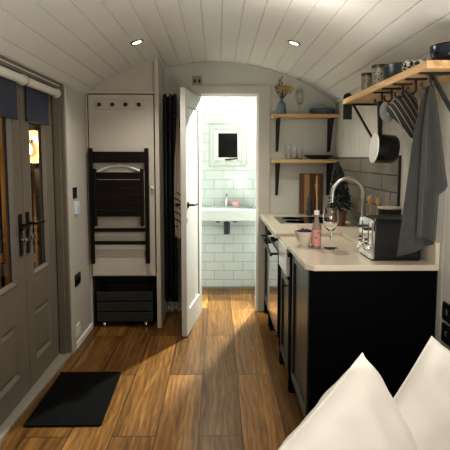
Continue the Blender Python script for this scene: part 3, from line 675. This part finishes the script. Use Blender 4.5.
def smooth_poly(P, k=4):
    out = []; n = len(P)
    for i in range(n):
        p0, p1, p2, p3 = [Vector(P[(i+j-1) % n]) for j in range(4)]
        for s_ in range(k):
            t = s_/k; out.append(tuple(.5*((2*p1)+(-p0+p2)*t+(2*p0-5*p1+4*p2-p3)*t*t+(-p0+3*p1-3*p2+p3)*t**3)))
    return out
out1 = [(.79,1.635),(.82,1.668),(.866,1.713),(.905,1.700),(.937,1.66),(.940,1.59),(.930,1.50),(.908,1.497),(.87,1.540),(.82,1.582),(.788,1.605)]
pad(smooth_poly(out1), 2.262, .15, .018, 'mitt', M_og, og)
out2 = [(.765,1.64),(.79,1.665),(.825,1.645),(.835,1.60),(.815,1.57),(.785,1.572),(.765,1.60)]
pad(smooth_poly(out2), 2.300, .15, .016, 'thumb_pad', mat('grey_quilted_cloth', (.15,.15,.14), .9), og)
obj('hanging_loop', MB().tube([(.850,2.245,1.703),(.843,2.245,1.685),(.838,2.245,1.68),(.832,2.245,1.688)], .003, 6), M_og, og)

# grey tea towel
M_tea = mat('grey_waffle_cloth', (.036,.0345,.032), .95, var=.12, scale=30, bump=.8, bscale=420, sheen=.1)
tt = thing('tea_towel', 'dark grey tea towel hanging from the nearest hook down to the toaster', 'tea towel', (.86, 1.97, 1.69))
Yt = 1.960
def lerp(a,b,t): return a+(b-a)*t
def edge(pts, v):
    for i in range(len(pts)-1):
        if pts[i][1] >= v >= pts[i+1][1]:
            t = (pts[i][1]-v)/(pts[i][1]-pts[i+1][1]+1e-9); return lerp(pts[i][0], pts[i+1][0], t)
    return pts[-1][0]
# back fall: long, its hem slopes up to the right
Lb = [(.850,1.690),(.830,1.64),(.806,1.52),(.790,1.35),(.775,1.20),(.752,.985)]
Rb = [(.862,1.690),(.88,1.64),(.90,1.52),(.905,1.35),(.905,1.20),(.903,1.03)]
def back(u, v):
    zl = 1.690 - v*(1.690-.985); zr = 1.690 - v*(1.690-1.04)
    xl, xr = edge(Lb, zl), edge(Rb, zr)
    return (lerp(xl,xr,u), Yt+.012 + .010*math.sin(u*8+v*1.5)*min(1,v*3), lerp(zl,zr,u))
m = MB(); m.grid(back, 24, 30); obj('back_fall', m, M_tea, tt, smooth=True, solid=.004)
Lf = [(.848,1.692),(.835,1.62),(.822,1.50),(.818,1.35),(.815,1.20),(.812,1.07)]
Rf = [(.862,1.692),(.882,1.62),(.905,1.50),(.925,1.38),(.945,1.27),(.908,1.262),(.905,1.18),(.900,1.05)]
def front(u, v):
    zl = 1.692 - v*(1.692-1.075); zr = 1.692 - v*(1.692-1.055)
    xl, xr = edge(Lf, zl), edge(Rf, zr)
    return (lerp(xl,xr,u), Yt-.014 - .013*math.sin(u*9.5+1)*min(1,v*3), lerp(zl,zr,u))
m = MB(); m.grid(front, 24, 36); obj('front_fall', m, M_tea, tt, smooth=True, solid=.004)

# ------------------------------------------------------------------ on the right shelf
ST = SZ+.032
M_can = speckle('dark_dotted_canister', (.30,.27,.21), (.022,.02,.018), 95, .30, .46)
def canister(x, y, r, h, label):
    c = thing('canister', label, 'canister', (x,y,ST), 'patterned canisters on the right shelf')
    obj('body', MB().lathe([(0,0),(r,0),(r,h-.018),(0,h-.018)], (x,y,ST), None, 32), M_can, c, bevel=.001, smooth=True)
    obj('lid', MB().lathe([(0,h-.018),(r+.002,h-.018),(r+.002,h-.002),(r-.003,h),(0,h)], (x,y,ST), None, 32), mat('dark_tin_lid', (.05,.045,.04), .4, .4), c, smooth=True)
canister(.885, 2.885, .034, .125, 'smaller dark patterned canister, farther along the right shelf')
canister(.886, 2.655, .046, .128, 'larger dark patterned canister in the middle of the right shelf')
tc_ = thing('storage_tin', 'dark teal tin between the patterned canister and checked cloth', 'tin', (.90,2.40,ST))
obj('body', MB().lathe([(0,0),(.078,0),(.082,.01),(.082,.062),(0,.062)], (.90,2.40,ST), None, 36), mat('dark_teal_tin', (.018,.028,.032), .35), tc_, smooth=True)
obj('lid', MB().lathe([(0,.062),(.085,.062),(.085,.078),(.080,.082),(0,.082)], (.90,2.40,ST), None, 36), mat('dark_teal_lid', (.022,.034,.040), .35), tc_, smooth=True)
# folded checked cloth
m = MB()
def cl(u, v):
    a_ = 2*PI*u; f = math.sin(v*PI); rr = 1 + .05*math.sin(3*a_+1)
    return (.895 + .085*rr*math.cos(a_)*f**.6, 2.14 + .080*math.sin(a_)*rr*f**.6, ST + .002 + .026*(1-math.cos(v*PI)) + .012*math.sin(a_*2+v*3)*f*v)
m.grid(cl, 32, 14, True)
o = obj('folded_cloth', m, check('black_white_check', (.62,.58,.50), (.03,.03,.03), 50), smooth=True, off=(.895,2.14,ST)); tag(o, 'bundled black and white checked cloth on the right shelf', 'cloth')
bw_ = thing('enamel_bowl', 'dark blue speckled enamel bowl at the near end of the right shelf', 'bowl', (.920,1.955,ST))
m = MB(); m.lathe([(0,0),(.048,0),(.070,.016),(.079,.046),(.080,.068),(.076,.068),(.074,.046),(.062,.020),(.04,.008),(0,.008)], (.934,1.955,ST), None, 40)
obj('bowl_body', m, speckle('navy_speckle_enamel', (.016,.022,.030), (.35,.38,.40), 60, .05, .10, .2), bw_, smooth=True)
obj('rim', MB().lathe([(.075,.067),(.081,.067),(.082,.073),(.075,.073)], (.934,1.955,ST), None, 40), mat('black_rim', (.012,.013,.015), .25), bw_, smooth=True)

# ------------------------------------------------------------------ on the far shelves
FT = 1.775
vs_ = thing('bottle_vase', 'pale blue bottle vase of dried yellow flowers on the upper shelf', 'vase', (.552,4.21,FT))
obj('vase_body', MB().lathe([(0,0),(.036,0),(.039,.01),(.038,.07),(.030,.098),(.014,.112),(.013,.135),(.016,.14),(.010,.14),(.010,.11),(0,.10)], (.552,4.21,FT), None, 28), mat('blue_glaze', (.13,.20,.24), .3), vs_, smooth=True)
M_fl = mat('dried_yellow_flower', (.52,.38,.13), .9, var=.2, scale=60); M_sp = mat('dried_brown_sprig', (.09,.06,.035), .9)
for i in range(15):
    a_ = random.uniform(-1,1); ex = .575 + a_*.055; ey = 4.21 + random.uniform(-.045,.03); ez = FT+.22+random.uniform(-.03,.03)
    st = obj('flower_stem', MB().tube([(.552,4.21,FT+.12),(lerp(.552,ex,.5),ey,FT+.17),(ex,ey,ez)], .0016, 6), M_sp, vs_)
    m = MB()
    for j in range(9):
        c = Vector((ex+random.uniform(-.02,.02), ey+random.uniform(-.014,.014), ez+random.uniform(-.012,.014)))
        m.lathe([(0,-.006),(.0055,-.002),(.0055,.003),(0,.006)], c, None, 7)
    obj('flower_head', m, M_fl, st, smooth=True)
for i in range(4):
    ex, ez = .49 + i*.022, FT+.22+.035*i+random.uniform(-.01,.02); ey = 4.215+.01*i
    m = MB(); m.tube([(.552,4.21,FT+.12),(lerp(.552,ex,.6),ey,lerp(FT+.12,ez,.55)),(ex,ey,ez)], .0018, 6)
    for j in range(7):
        t = .55+.45*j/6; c = Vector((lerp(.552,ex,t)+random.uniform(-.012,.012), ey, lerp(FT+.12,ez,t)+random.uniform(-.008,.01)))
        m.lathe([(0,-.007),(.005,0),(0,.007)], c, None, 6)
    obj('dark_sprig', m, M_sp, vs_)

WG = [(0,0),(.034,0),(.035,.003),(.006,.008),(.0045,.03),(.0045,.082),(.010,.094),(.028,.115),(.038,.145),(.039,.17),(.034,.215),(.0325,.215),(.0372,.17),(.0365,.146),(.027,.118),(.008,.098),(0,.097)]
def wine_glass(x, y, z, s_, label, par=None):
    w = thing('wine_glass', label, 'glass', (x,y,z))
    obj('glass_bowl', MB().lathe([(r*s_, h*s_) for r, h in WG], (x,y,z), None, 32), M_glass, w, smooth=True); return w
def single(name, mb_, m_, label, cat, off, **k):
    return tag(obj(name, mb_, m_, off=off, **k), label, cat)
M_gl2 = glass('clear_tumbler_glass')
single('wine_glass', MB().lathe([(r*.98, h*.98) for r, h in WG], (.712,4.21,FT), None, 32), M_glass, 'clear wine glass on the upper shelf between vase and blue dish', 'glass', (.712,4.21,FT), smooth=True)
bd = thing('casserole_dish', 'blue oval lidded dish at the wall end of the upper shelf', 'dish', (.905,4.20,FT))
obj('dish_body', MB().lathe([(0,0),(.085,0),(.105,.012),(.112,.038),(.108,.038),(0,.03)], (.905,4.205,FT), None, 36, 1, .62), mat('blue_stoneware', (.060,.105,.135), .35), bd, smooth=True)
ld = obj('lid', MB().lathe([(.113,.037),(.113,.043),(.095,.052),(0,.058)], (.905,4.205,FT), None, 36, 1, .62), mat('blue_lid', (.07,.118,.15), .35), bd, smooth=True)
m = MB(); m.tube([(.905+.022*math.cos(t), 4.205, FT+.060+.026*math.sin(t)) for t in [i*PI/8 for i in range(9)]], .005, 8); obj('lid_handle', m, M_steel, ld, smooth=True)
GL = 1.388
for x, y, h, lb in ((.615,4.20,.125,'leftmost of three clear tumblers on the lower shelf'),(.665,4.22,.130,'middle of three clear tumblers on the lower shelf'),(.715,4.20,.125,'rightmost of three clear tumblers, next to the dark plate')):
    single('tumbler', MB().lathe([(0,0),(.022,0),(.025,.004),(.028,h),(.0265,h),(.0235,.008),(0,.008)], (x,y,GL), None, 28), M_gl2, lb, 'glass', (x,y,GL), smooth=True)['group'] = 'tumblers on the lower shelf'
single('shallow_bowl', MB().lathe([(0,0),(.06,0),(.10,.012),(.132,.036),(.129,.038),(.095,.018),(.06,.008),(0,.008)], (.885,4.215,GL), None, 36, 1, .6), mat('charcoal_glaze', (.03,.032,.034), .3), 'wide charcoal shallow bowl on the lower far shelf', 'bowl', (.885,4.215,GL), smooth=True)
# board, mill, brush
def bstripe():
    m, nt, b = nodes('striped_board_wood'); L = nt.links.new
    tc = N(nt,'ShaderNodeTexCoord'); sp = N(nt,'ShaderNodeSeparateXYZ'); L(tc.outputs['Object'], sp.inputs[0])
    mr = N(nt,'ShaderNodeMapRange'); mr.inputs['From Min'].default_value = -.105; mr.inputs['From Max'].default_value = .105; L(sp.outputs['X'], mr.inputs['Value'])
    r = N(nt,'ShaderNodeValToRGB'); r.color_ramp.interpolation = 'CONSTANT'; e = r.color_ramp.elements
    e[0].color = (.12,.055,.022,1); e[0].position = 0; e[1].position = .20; e[1].color = (.34,.20,.09,1)
    for p_, c in ((.42,(.09,.04,.017,1)),(.72,(.16,.08,.03,1)),(.86,(.10,.05,.02,1))): k = e.new(p_); k.color = c
    L(mr.outputs['Result'], r.inputs['Fac']); L(r.outputs['Color'], b.inputs['Base Color']); b.inputs['Roughness'].default_value = .5; return m
single('chopping_board', MB().box(.725,.935,4.255,4.282,.902,1.262), bstripe(), 'striped wooden chopping board leaning on the far wall behind the hob', 'chopping board', (.83,4.27,.9), bevel=.006)
pm = thing('pepper_mill', 'dark grey pepper mill in front of the chopping board', 'pepper mill', (.80,4.17,.9))
obj('mill_body', MB().lathe([(0,0),(.026,0),(.027,.02),(.020,.06),(.022,.10),(.016,.125),(0,.125)], (.80,4.17,.90), None, 20), mat('charcoal_mill', (.04,.045,.045), .4), pm, smooth=True)
obj('mill_top', MB().lathe([(0,.125),(.018,.127),(.020,.145),(.013,.162),(.007,.168),(.008,.18),(0,.185)], (.80,4.17,.90), None, 20), mat('charcoal_mill_top', (.05,.055,.055), .4), pm, smooth=True)
single('wooden_spatula', MB().tube([(.862,4.15,.902),(.864,4.17,1.06),(.866,4.195,1.10),(.868,4.21,1.165),(.87,4.215,1.17),(.873,4.235,1.245)], [.008,.008,.009,.015,.010,.007], 10), wood('pale_handle_wood', (.45,.27,.13), (.62,.42,.24), .55, (40,40,4)), 'slim pale wooden handle standing against the chopping board', 'utensil', (.865,4.2,.9), smooth=True)

# small fir tree in a pot
fr_ = thing('potted_fir', 'miniature dark fir tree in a brown pot beside the tap', 'plant', (.90,3.52,.9))
obj('pot', MB().lathe([(0,0),(.040,0),(.050,.085),(.053,.088),(.053,.11),(.046,.11),(.044,.088),(0,.085)], (.90,3.52,.90), None, 28), mat('brown_terracotta', (.17,.085,.05), .7), fr_, smooth=True)
obj('trunk', MB().tube([(.90,3.52,.98),(.895,3.52,1.15),(.875,3.52,1.36)], [.008,.006,.002], 8), M_sp, fr_)
m = MB()
for i in range(800):
    t = random.random()**.8; z = 1.02 + t*.34; Rm = .105*(1-t)**.75 + .012
    a_ = random.uniform(0, 2*PI); rr = Rm*random.uniform(.35,1); bx = .90 - .025*max(0,(z-1.15)/.2)
    p0 = Vector((bx + rr*.55*math.cos(a_), 3.52+rr*.55*math.sin(a_), z+.012)); p1 = Vector((bx+rr*math.cos(a_), 3.52+rr*math.sin(a_), z-.012*(1-t)+random.uniform(-.006,.012)))
    d = (p1-p0); s_ = d.cross(Vector((0,0,1))).normalized()*.009; u_ = Vector((0,0,.006))
    mid = p0+d*.55
    m.add([p0, mid+s_, p1, mid-s_, mid+u_, mid-u_], [(0,1,4),(1,2,4),(2,3,4),(3,0,4),(1,0,5),(2,1,5),(3,2,5),(0,3,5)])
obj('foliage', m, mat('fir_green', (.008,.015,.009), .8, var=.3, scale=40), fr_)

# ------------------------------------------------------------------ on the near worktop
bo = thing('ceramic_bowl', 'cream footed bowl of purple grapes at the worktop edge', 'bowl', (.492,2.70,.9))
obj('bowl_body', MB().lathe([(0,0),(.024,0),(.025,.006),(.040,.028),(.053,.062),(.060,.088),(.056,.088),(.049,.064),(.036,.032),(.018,.014),(0,.012)], (.492,2.69,.9), None, 36), mat('cream_ceramic', (.60,.56,.48), .3), bo, smooth=True)
M_gr = mat('purple_grape', (.045,.02,.05), .25, var=.2, scale=30)
gi = 0
for i in range(15):
    a_ = i*2.4; rr = .042*math.sqrt((i+.5)/15); p = (.492+rr*math.cos(a_), 2.69+rr*math.sin(a_), .978+.014*(1-rr/.042)+random.uniform(-.003,.003))
    g = obj('grape', MB().lathe([(0,-.013),(.008,-.0105),(.0125,-.003),(.0125,.004),(.008,.011),(0,.013)], p, None, 12), M_gr, off=p, smooth=True)
    tag(g, 'purple grape heaped in the cream bowl', 'grape', 'grapes in the cream bowl')
pb = thing('pink_bottle', 'small rose bottle with pink label between bowl and wine glass', 'bottle', (.545,2.625,.9))
obj('bottle_glass', MB().lathe([(0,0),(.0245,0),(.0265,.006),(.0265,.10),(.023,.125),(.0135,.155),(.012,.19),(0,.19)], (.545,2.625,.9), None, 28), mat('rose_bottle_glass', (.27,.21,.165), .12, spec=.7), pb, smooth=True)
m = MB(); m.lathe([(.0267,.012),(.0269,.014),(.0269,.104),(.0267,.106)], (.545,2.625,.9), None, 28)
lab(obj('paper_label', m, speckle('pink_label_print', (.55,.26,.23), (.16,.12,.10), 42, .36, .50, .5), pb, smooth=True), 'pink paper label')
lab(obj('cap', MB().lathe([(0,.188),(.0145,.188),(.0145,.208),(.012,.212),(0,.212)], (.545,2.625,.9), None, 20), M_plwhite, pb, smooth=True), 'white cap')
single('wine_glass', MB().lathe([(r*1.12, h*1.03) for r, h in WG], (.622,2.62,.9), None, 36), M_glass, 'clear stemmed wine glass beside the rose bottle', 'glass', (.622,2.62,.9), smooth=True)

# toaster
to = thing('toaster', 'black four-slot toaster with a chrome control end on the near worktop', 'toaster', (.85,2.40,.9))
m = MB()
def tprof(): 
    y0, y1, z0, z1, r = 2.285, 2.505, .903, 1.104, .035; P = []
    for cy, cz, a0 in ((y1-r, z1-r, 0), (y0+r, z1-r, PI/2)):
        P += [(cy+r*math.cos(a0+i*PI/12), cz+r*math.sin(a0+i*PI/12)) for i in range(7)]
    r2 = .015
    for cy, cz, a0 in ((y0+r2, z0+r2, PI), (y1-r2, z0+r2, 1.5*PI)):
        P += [(cy+r2*math.cos(a0+i*PI/6), cz+r2*math.sin(a0+i*PI/6)) for i in range(4)]
    return P
m.prism(tprof(), lambda a,b:(.762,a,b), lambda a,b:(.985,a,b))
obj('body', m, mat('black_gloss_toaster', (.010,.011,.012), .3), to, bevel=.006, smooth=True)
m = MB(); m.prism([(2.395+(a-2.395)*.985, 1.004+(b-1.004)*.985) for a,b in tprof()], lambda a,b:(.745,a,b), lambda a,b:(.763,a,b))
ce = lab(obj('control_end', m, M_chrome, to, bevel=.006, smooth=True), 'chrome control end')
for y_ in (2.345, 2.445):
    obj('lever', MB().box(.717,.745,y_-.018,y_+.018,1.045,1.06), M_plblack, ce, bevel=.003)
    obj('lever_slot', MB().box(.7435,.746,y_-.004,y_+.004,.98,1.08), M_plblack, ce)
    m = MB(); m.lathe([(.020,0),(.018,.018),(0,.018)], (.745,y_,.955), Matrix.Rotation(-PI/2,3,'Y'), 18); obj('dial', m, M_chrome, ce, smooth=True)
    for dz in (.0,.022): obj('button', MB().box(.739,.745,y_+.028,y_+.042,.965+dz,.977+dz), M_plblack, ce)
for y_ in (2.335, 2.375, 2.42, 2.46): obj('bread_slot', MB().box(.775,.965,y_-.010,y_+.010,1.100,1.1055), mat('slot_steel', (.10,.10,.10), .35, .8), to)
obj('crumb_base', MB().box(.75,.985,2.30,2.49,.90,.914), M_plblack, to)
# canister behind toaster
ct = thing('bread_bin', 'black round canister with pale lid behind the toaster', 'canister', (.905,2.62,.9))
obj('body', MB().lathe([(0,0),(.058,0),(.060,.01),(.063,.225),(0,.225)], (.938,2.60,.90), None, 36), mat('black_matt_tin', (.016,.017,.018), .5), ct, smooth=True)
lab(obj('lid', MB().lathe([(0,.225),(.0645,.225),(.0645,.231),(.06,.234),(0,.234)], (.938,2.60,.90), None, 36), mat('pale_wood_lid', (.42,.36,.28), .5), ct, smooth=True), 'pale lid')
ut = thing('utensil_jar', 'pale jar behind the toaster holding wooden spoons', 'jar', (.905,2.80,.9))
obj('jar_body', MB().lathe([(0,0),(.034,0),(.036,.01),(.036,.15),(.032,.15),(.032,.012),(0,.012)], (.925,2.81,.90), None, 28), mat('pale_stone_jar', (.42,.40,.35), .4), ut, smooth=True)
M_sp2 = wood('spoon_wood', (.40,.24,.11), (.58,.38,.19), .6, (30,30,4))
for dx, dy, tz, rr, lb in ((-.016,.004,1.175,.020,'rounder wooden spoon in the pale jar, leaning left'),(.012,-.006,1.16,.014,'narrower wooden spoon in the pale jar, leaning right')):
    m = MB(); bx_, by_ = .925+dx*.3, 2.81+dy; tx = .925+dx*1.6
    m.tube([(bx_,by_,.914),(tx,by_,tz-.05)], .0045, 8); m.lathe([(0,-.034),(rr*.5,-.026),(rr,0),(rr*.75,.02),(0,.028)], (tx,by_,tz-.02), None, 14, 1, .35)
    single('wooden_spoon', m, M_sp2, lb, 'spoon', (.925,2.81,.914), smooth=True)['group'] = 'wooden spoons in the pale jar'

# ------------------------------------------------------------------ bed and pillows
bd_ = thing('bed', 'low bed below the viewer, carrying the white pillows', 'bed', (.52,.4,0))
obj('bed_base', MB().box(.06,1.0,-1.2,1.50,.0,.14), M_blackp, bd_, bevel=.01)
obj('mattress', MB().box(.05,1.0,-1.2,1.50,.14,.245), M_linen, bd_, bevel=.04)
def pillow(name, tip, side, tilt, yaw_, rot, W, Hh, T, label):
    """tip: the upper corner in space; the pillow hangs from it in its own tilted plane"""
    ang = math.radians(rot)
    R = Matrix.Rotation(math.radians(yaw_),3,'Z') @ Matrix.Rotation(math.radians(tilt),3,'X') @ Matrix.Rotation(ang,3,'Z')
    def loc(u, v, s_):
        fu = max(0,1-abs(u)**2.6); fv = max(0,1-abs(v)**2.6)
        x = u*W/2*(1-.03*(1-v*v)); y = v*Hh/2*(1-.03*(1-u*u))
        z = s_*T/2*(fu*fv)**.40
        wr = (.010*math.sin(5*u+3*v)*math.sin(4*v+1-2*u) + .006*math.sin(9*u-4*v+2))*(fu*fv)**.6 + .004*math.sin(16*(u+v))*(1-fu*fv)*(fu*fv)**.3
        return Vector((x, y, z + wr*s_))
    c0 = R @ loc(1,1,0)
    off = Vector(tip) - c0
    m = MB()
    for s_ in (1,-1): m.grid(lambda a,b: R @ loc(2*a-1, 2*b-1, s_) + off, 30, 30)
    p = thing(name, label, 'pillow', tuple(off), 'white pillows on the bed')
    obj('pillow_case', m, M_linen, p, smooth=True)
    m = MB(); q = [(-1,-1),(1,-1),(1,1),(-1,1)]
    pts = []
    for i in range(4):
        for j in range(12):
            t = j/12; a_, b_ = q[i], q[(i+1)%4]; pts.append(R @ loc(lerp(a_[0],b_[0],t), lerp(a_[1],b_[1],t), 0) + off)
    m.tube(pts+[pts[0]], .004, 8); obj('piping', m, M_linen, p, smooth=True)
pillow('pillow', (.452,1.45,.788), 0, 66, 42, 14, .54, .48, .20, 'left white pillow, the lower of the two corners, in front of the black cabinet panel')
pillow('pillow', (.785,1.70,.745), 0, 56, 10, 42, .51, .38, .18, 'right white pillow with the higher corner, beside the sockets')

# lantern outside: bracket on the hut's outer wall, lit globe
for ob in list(la.children): bpy.data.objects.remove(ob)
la.location = (-1.5, 3.95, 1.3)
obj('lamp_post', MB().box(-1.51,-1.47,3.985,4.025,-.06,1.66), M_black, la)
obj('reflector_dish', MB().lathe([(0,0),(.06,.004),(.105,.02),(.13,.05),(.134,.05),(.11,.014),(.06,-.006),(0,-.01)], (-1.49,3.98,1.49), Matrix.Rotation(PI/2,3,'X'), 32), mat('brass_dish', (.22,.16,.09), .5, .2), la, smooth=True)
lab(obj('bulb', MB().lathe([(0,-.05),(.018,-.045),(.030,-.02),(.030,0),(.022,.02),(.012,.035),(0,.036)], (-1.525,3.91,1.475), None, 20), emit('warm_bulb', (1,.70,.36), 14), la, smooth=True), 'glowing bulb')
obj('bulb_arm', MB().tube([(-1.525,3.91,1.505),(-1.525,3.93,1.53),(-1.52,3.975,1.53)], .008, 8), M_black, la)

# ------------------------------------------------------------------ lights
def lamp(name, kind, loc, energy, col, size=.05, rot=None, **k):
    l = bpy.data.lights.new(name, kind); l.energy = energy; l.color = col
    if kind == 'AREA': l.size = size
    else: l.shadow_soft_size = size
    for a_, v in k.items(): setattr(l, a_, v)
    o = bpy.data.objects.new(name, l); o.location = loc
    if rot: o.rotation_euler = rot
    COL.objects.link(o); return o
WARM = (1,.94,.84)
for cx, y, cz, a_ in DL: lamp('downlight_beam', 'SPOT', (cx*.98, y, cz-.02), 30, WARM, .03, (0, a_*.3, 0), spot_size=math.radians(130), spot_blend=.9)
lamp('room_fill', 'AREA', (.45, .9, 2.0), 11, (1,.96,.90), .7, (0,0,0))  # unseen area light added to brighten the room
lamp('rear_fill', 'POINT', (.75, -.5, 1.3), 13, (1,.96,.89), .12)  # fill added behind the camera, not a bedside fixture
lamp('ceiling_fill', 'AREA', (.5, 1.0, .95), 13, (1,.97,.91), .5, (PI-.45,0,0))  # added upward fill to lift the ceiling, no fixture there
lamp('worktop_fill', 'POINT', (.35, 2.3, 1.95), 4, (1,.95,.86), .08)  # unseen point light above the counter front, without a fixture
def aim(a, b): return (Vector(b)-Vector(a)).to_track_quat('-Z','Y').to_euler()
BS = (.52, 4.86, 2.2)
lamp('bathroom_spot', 'SPOT', BS, 450, (.98,1,.90), .03, aim(BS, (-.6,3.6,.6)), spot_size=math.radians(78), spot_blend=.3)
lamp('bathroom_floor_fill', 'SPOT', (.10, 4.50, 2.28), 190, (1,.98,.86), .04, (0,0,0), spot_size=math.radians(36), spot_blend=.8)  # spot added to brighten the bathroom floor, no fitting modelled
lamp('bathroom_light', 'AREA', (.0, 4.60, 2.28), 1.5, (.92,1,.975), .5, (0,0,0))
lamp('bathroom_low_fill', 'POINT', (.66, 4.58, .55), 4.6, (.93,1,.97), .1)  # pair of hidden fills added low for the tiles; no mirror here
lamp('bathroom_low_fill', 'POINT', (-.6, 4.58, .55), 4.6, (.93,1,.97), .1)
lamp('lantern_light', 'POINT', (-1.53, 3.80, 1.475), 22, (1,.72,.38), .03)

w = bpy.data.worlds.new('night'); SC.world = w; w.use_nodes = True
w.node_tree.nodes['Background'].inputs['Color'].default_value = (.004,.005,.008,1); w.node_tree.nodes['Background'].inputs['Strength'].default_value = 1

# ------------------------------------------------------------------ camera
F = 480.0; pitch = math.radians(5.3); yaw = math.atan(7/F*math.cos(pitch))
cam = bpy.data.cameras.new('camera'); cam.sensor_width = 36; cam.lens = 36*F/450; cam.clip_start = .05; cam.shift_y = -(67 - F*math.tan(pitch))/450
co = bpy.data.objects.new('camera', cam); co.location = (0,0,1.40); co.rotation_euler = (PI/2-pitch, 0, -yaw); COL.objects.link(co)
SC.camera = co
SC.view_settings.view_transform = 'Standard'; SC.view_settings.look = 'None'; SC.view_settings.exposure = 0.03
try: SC.view_settings.look = 'Medium High Contrast'
except TypeError as ex: print('LOOK', ex)
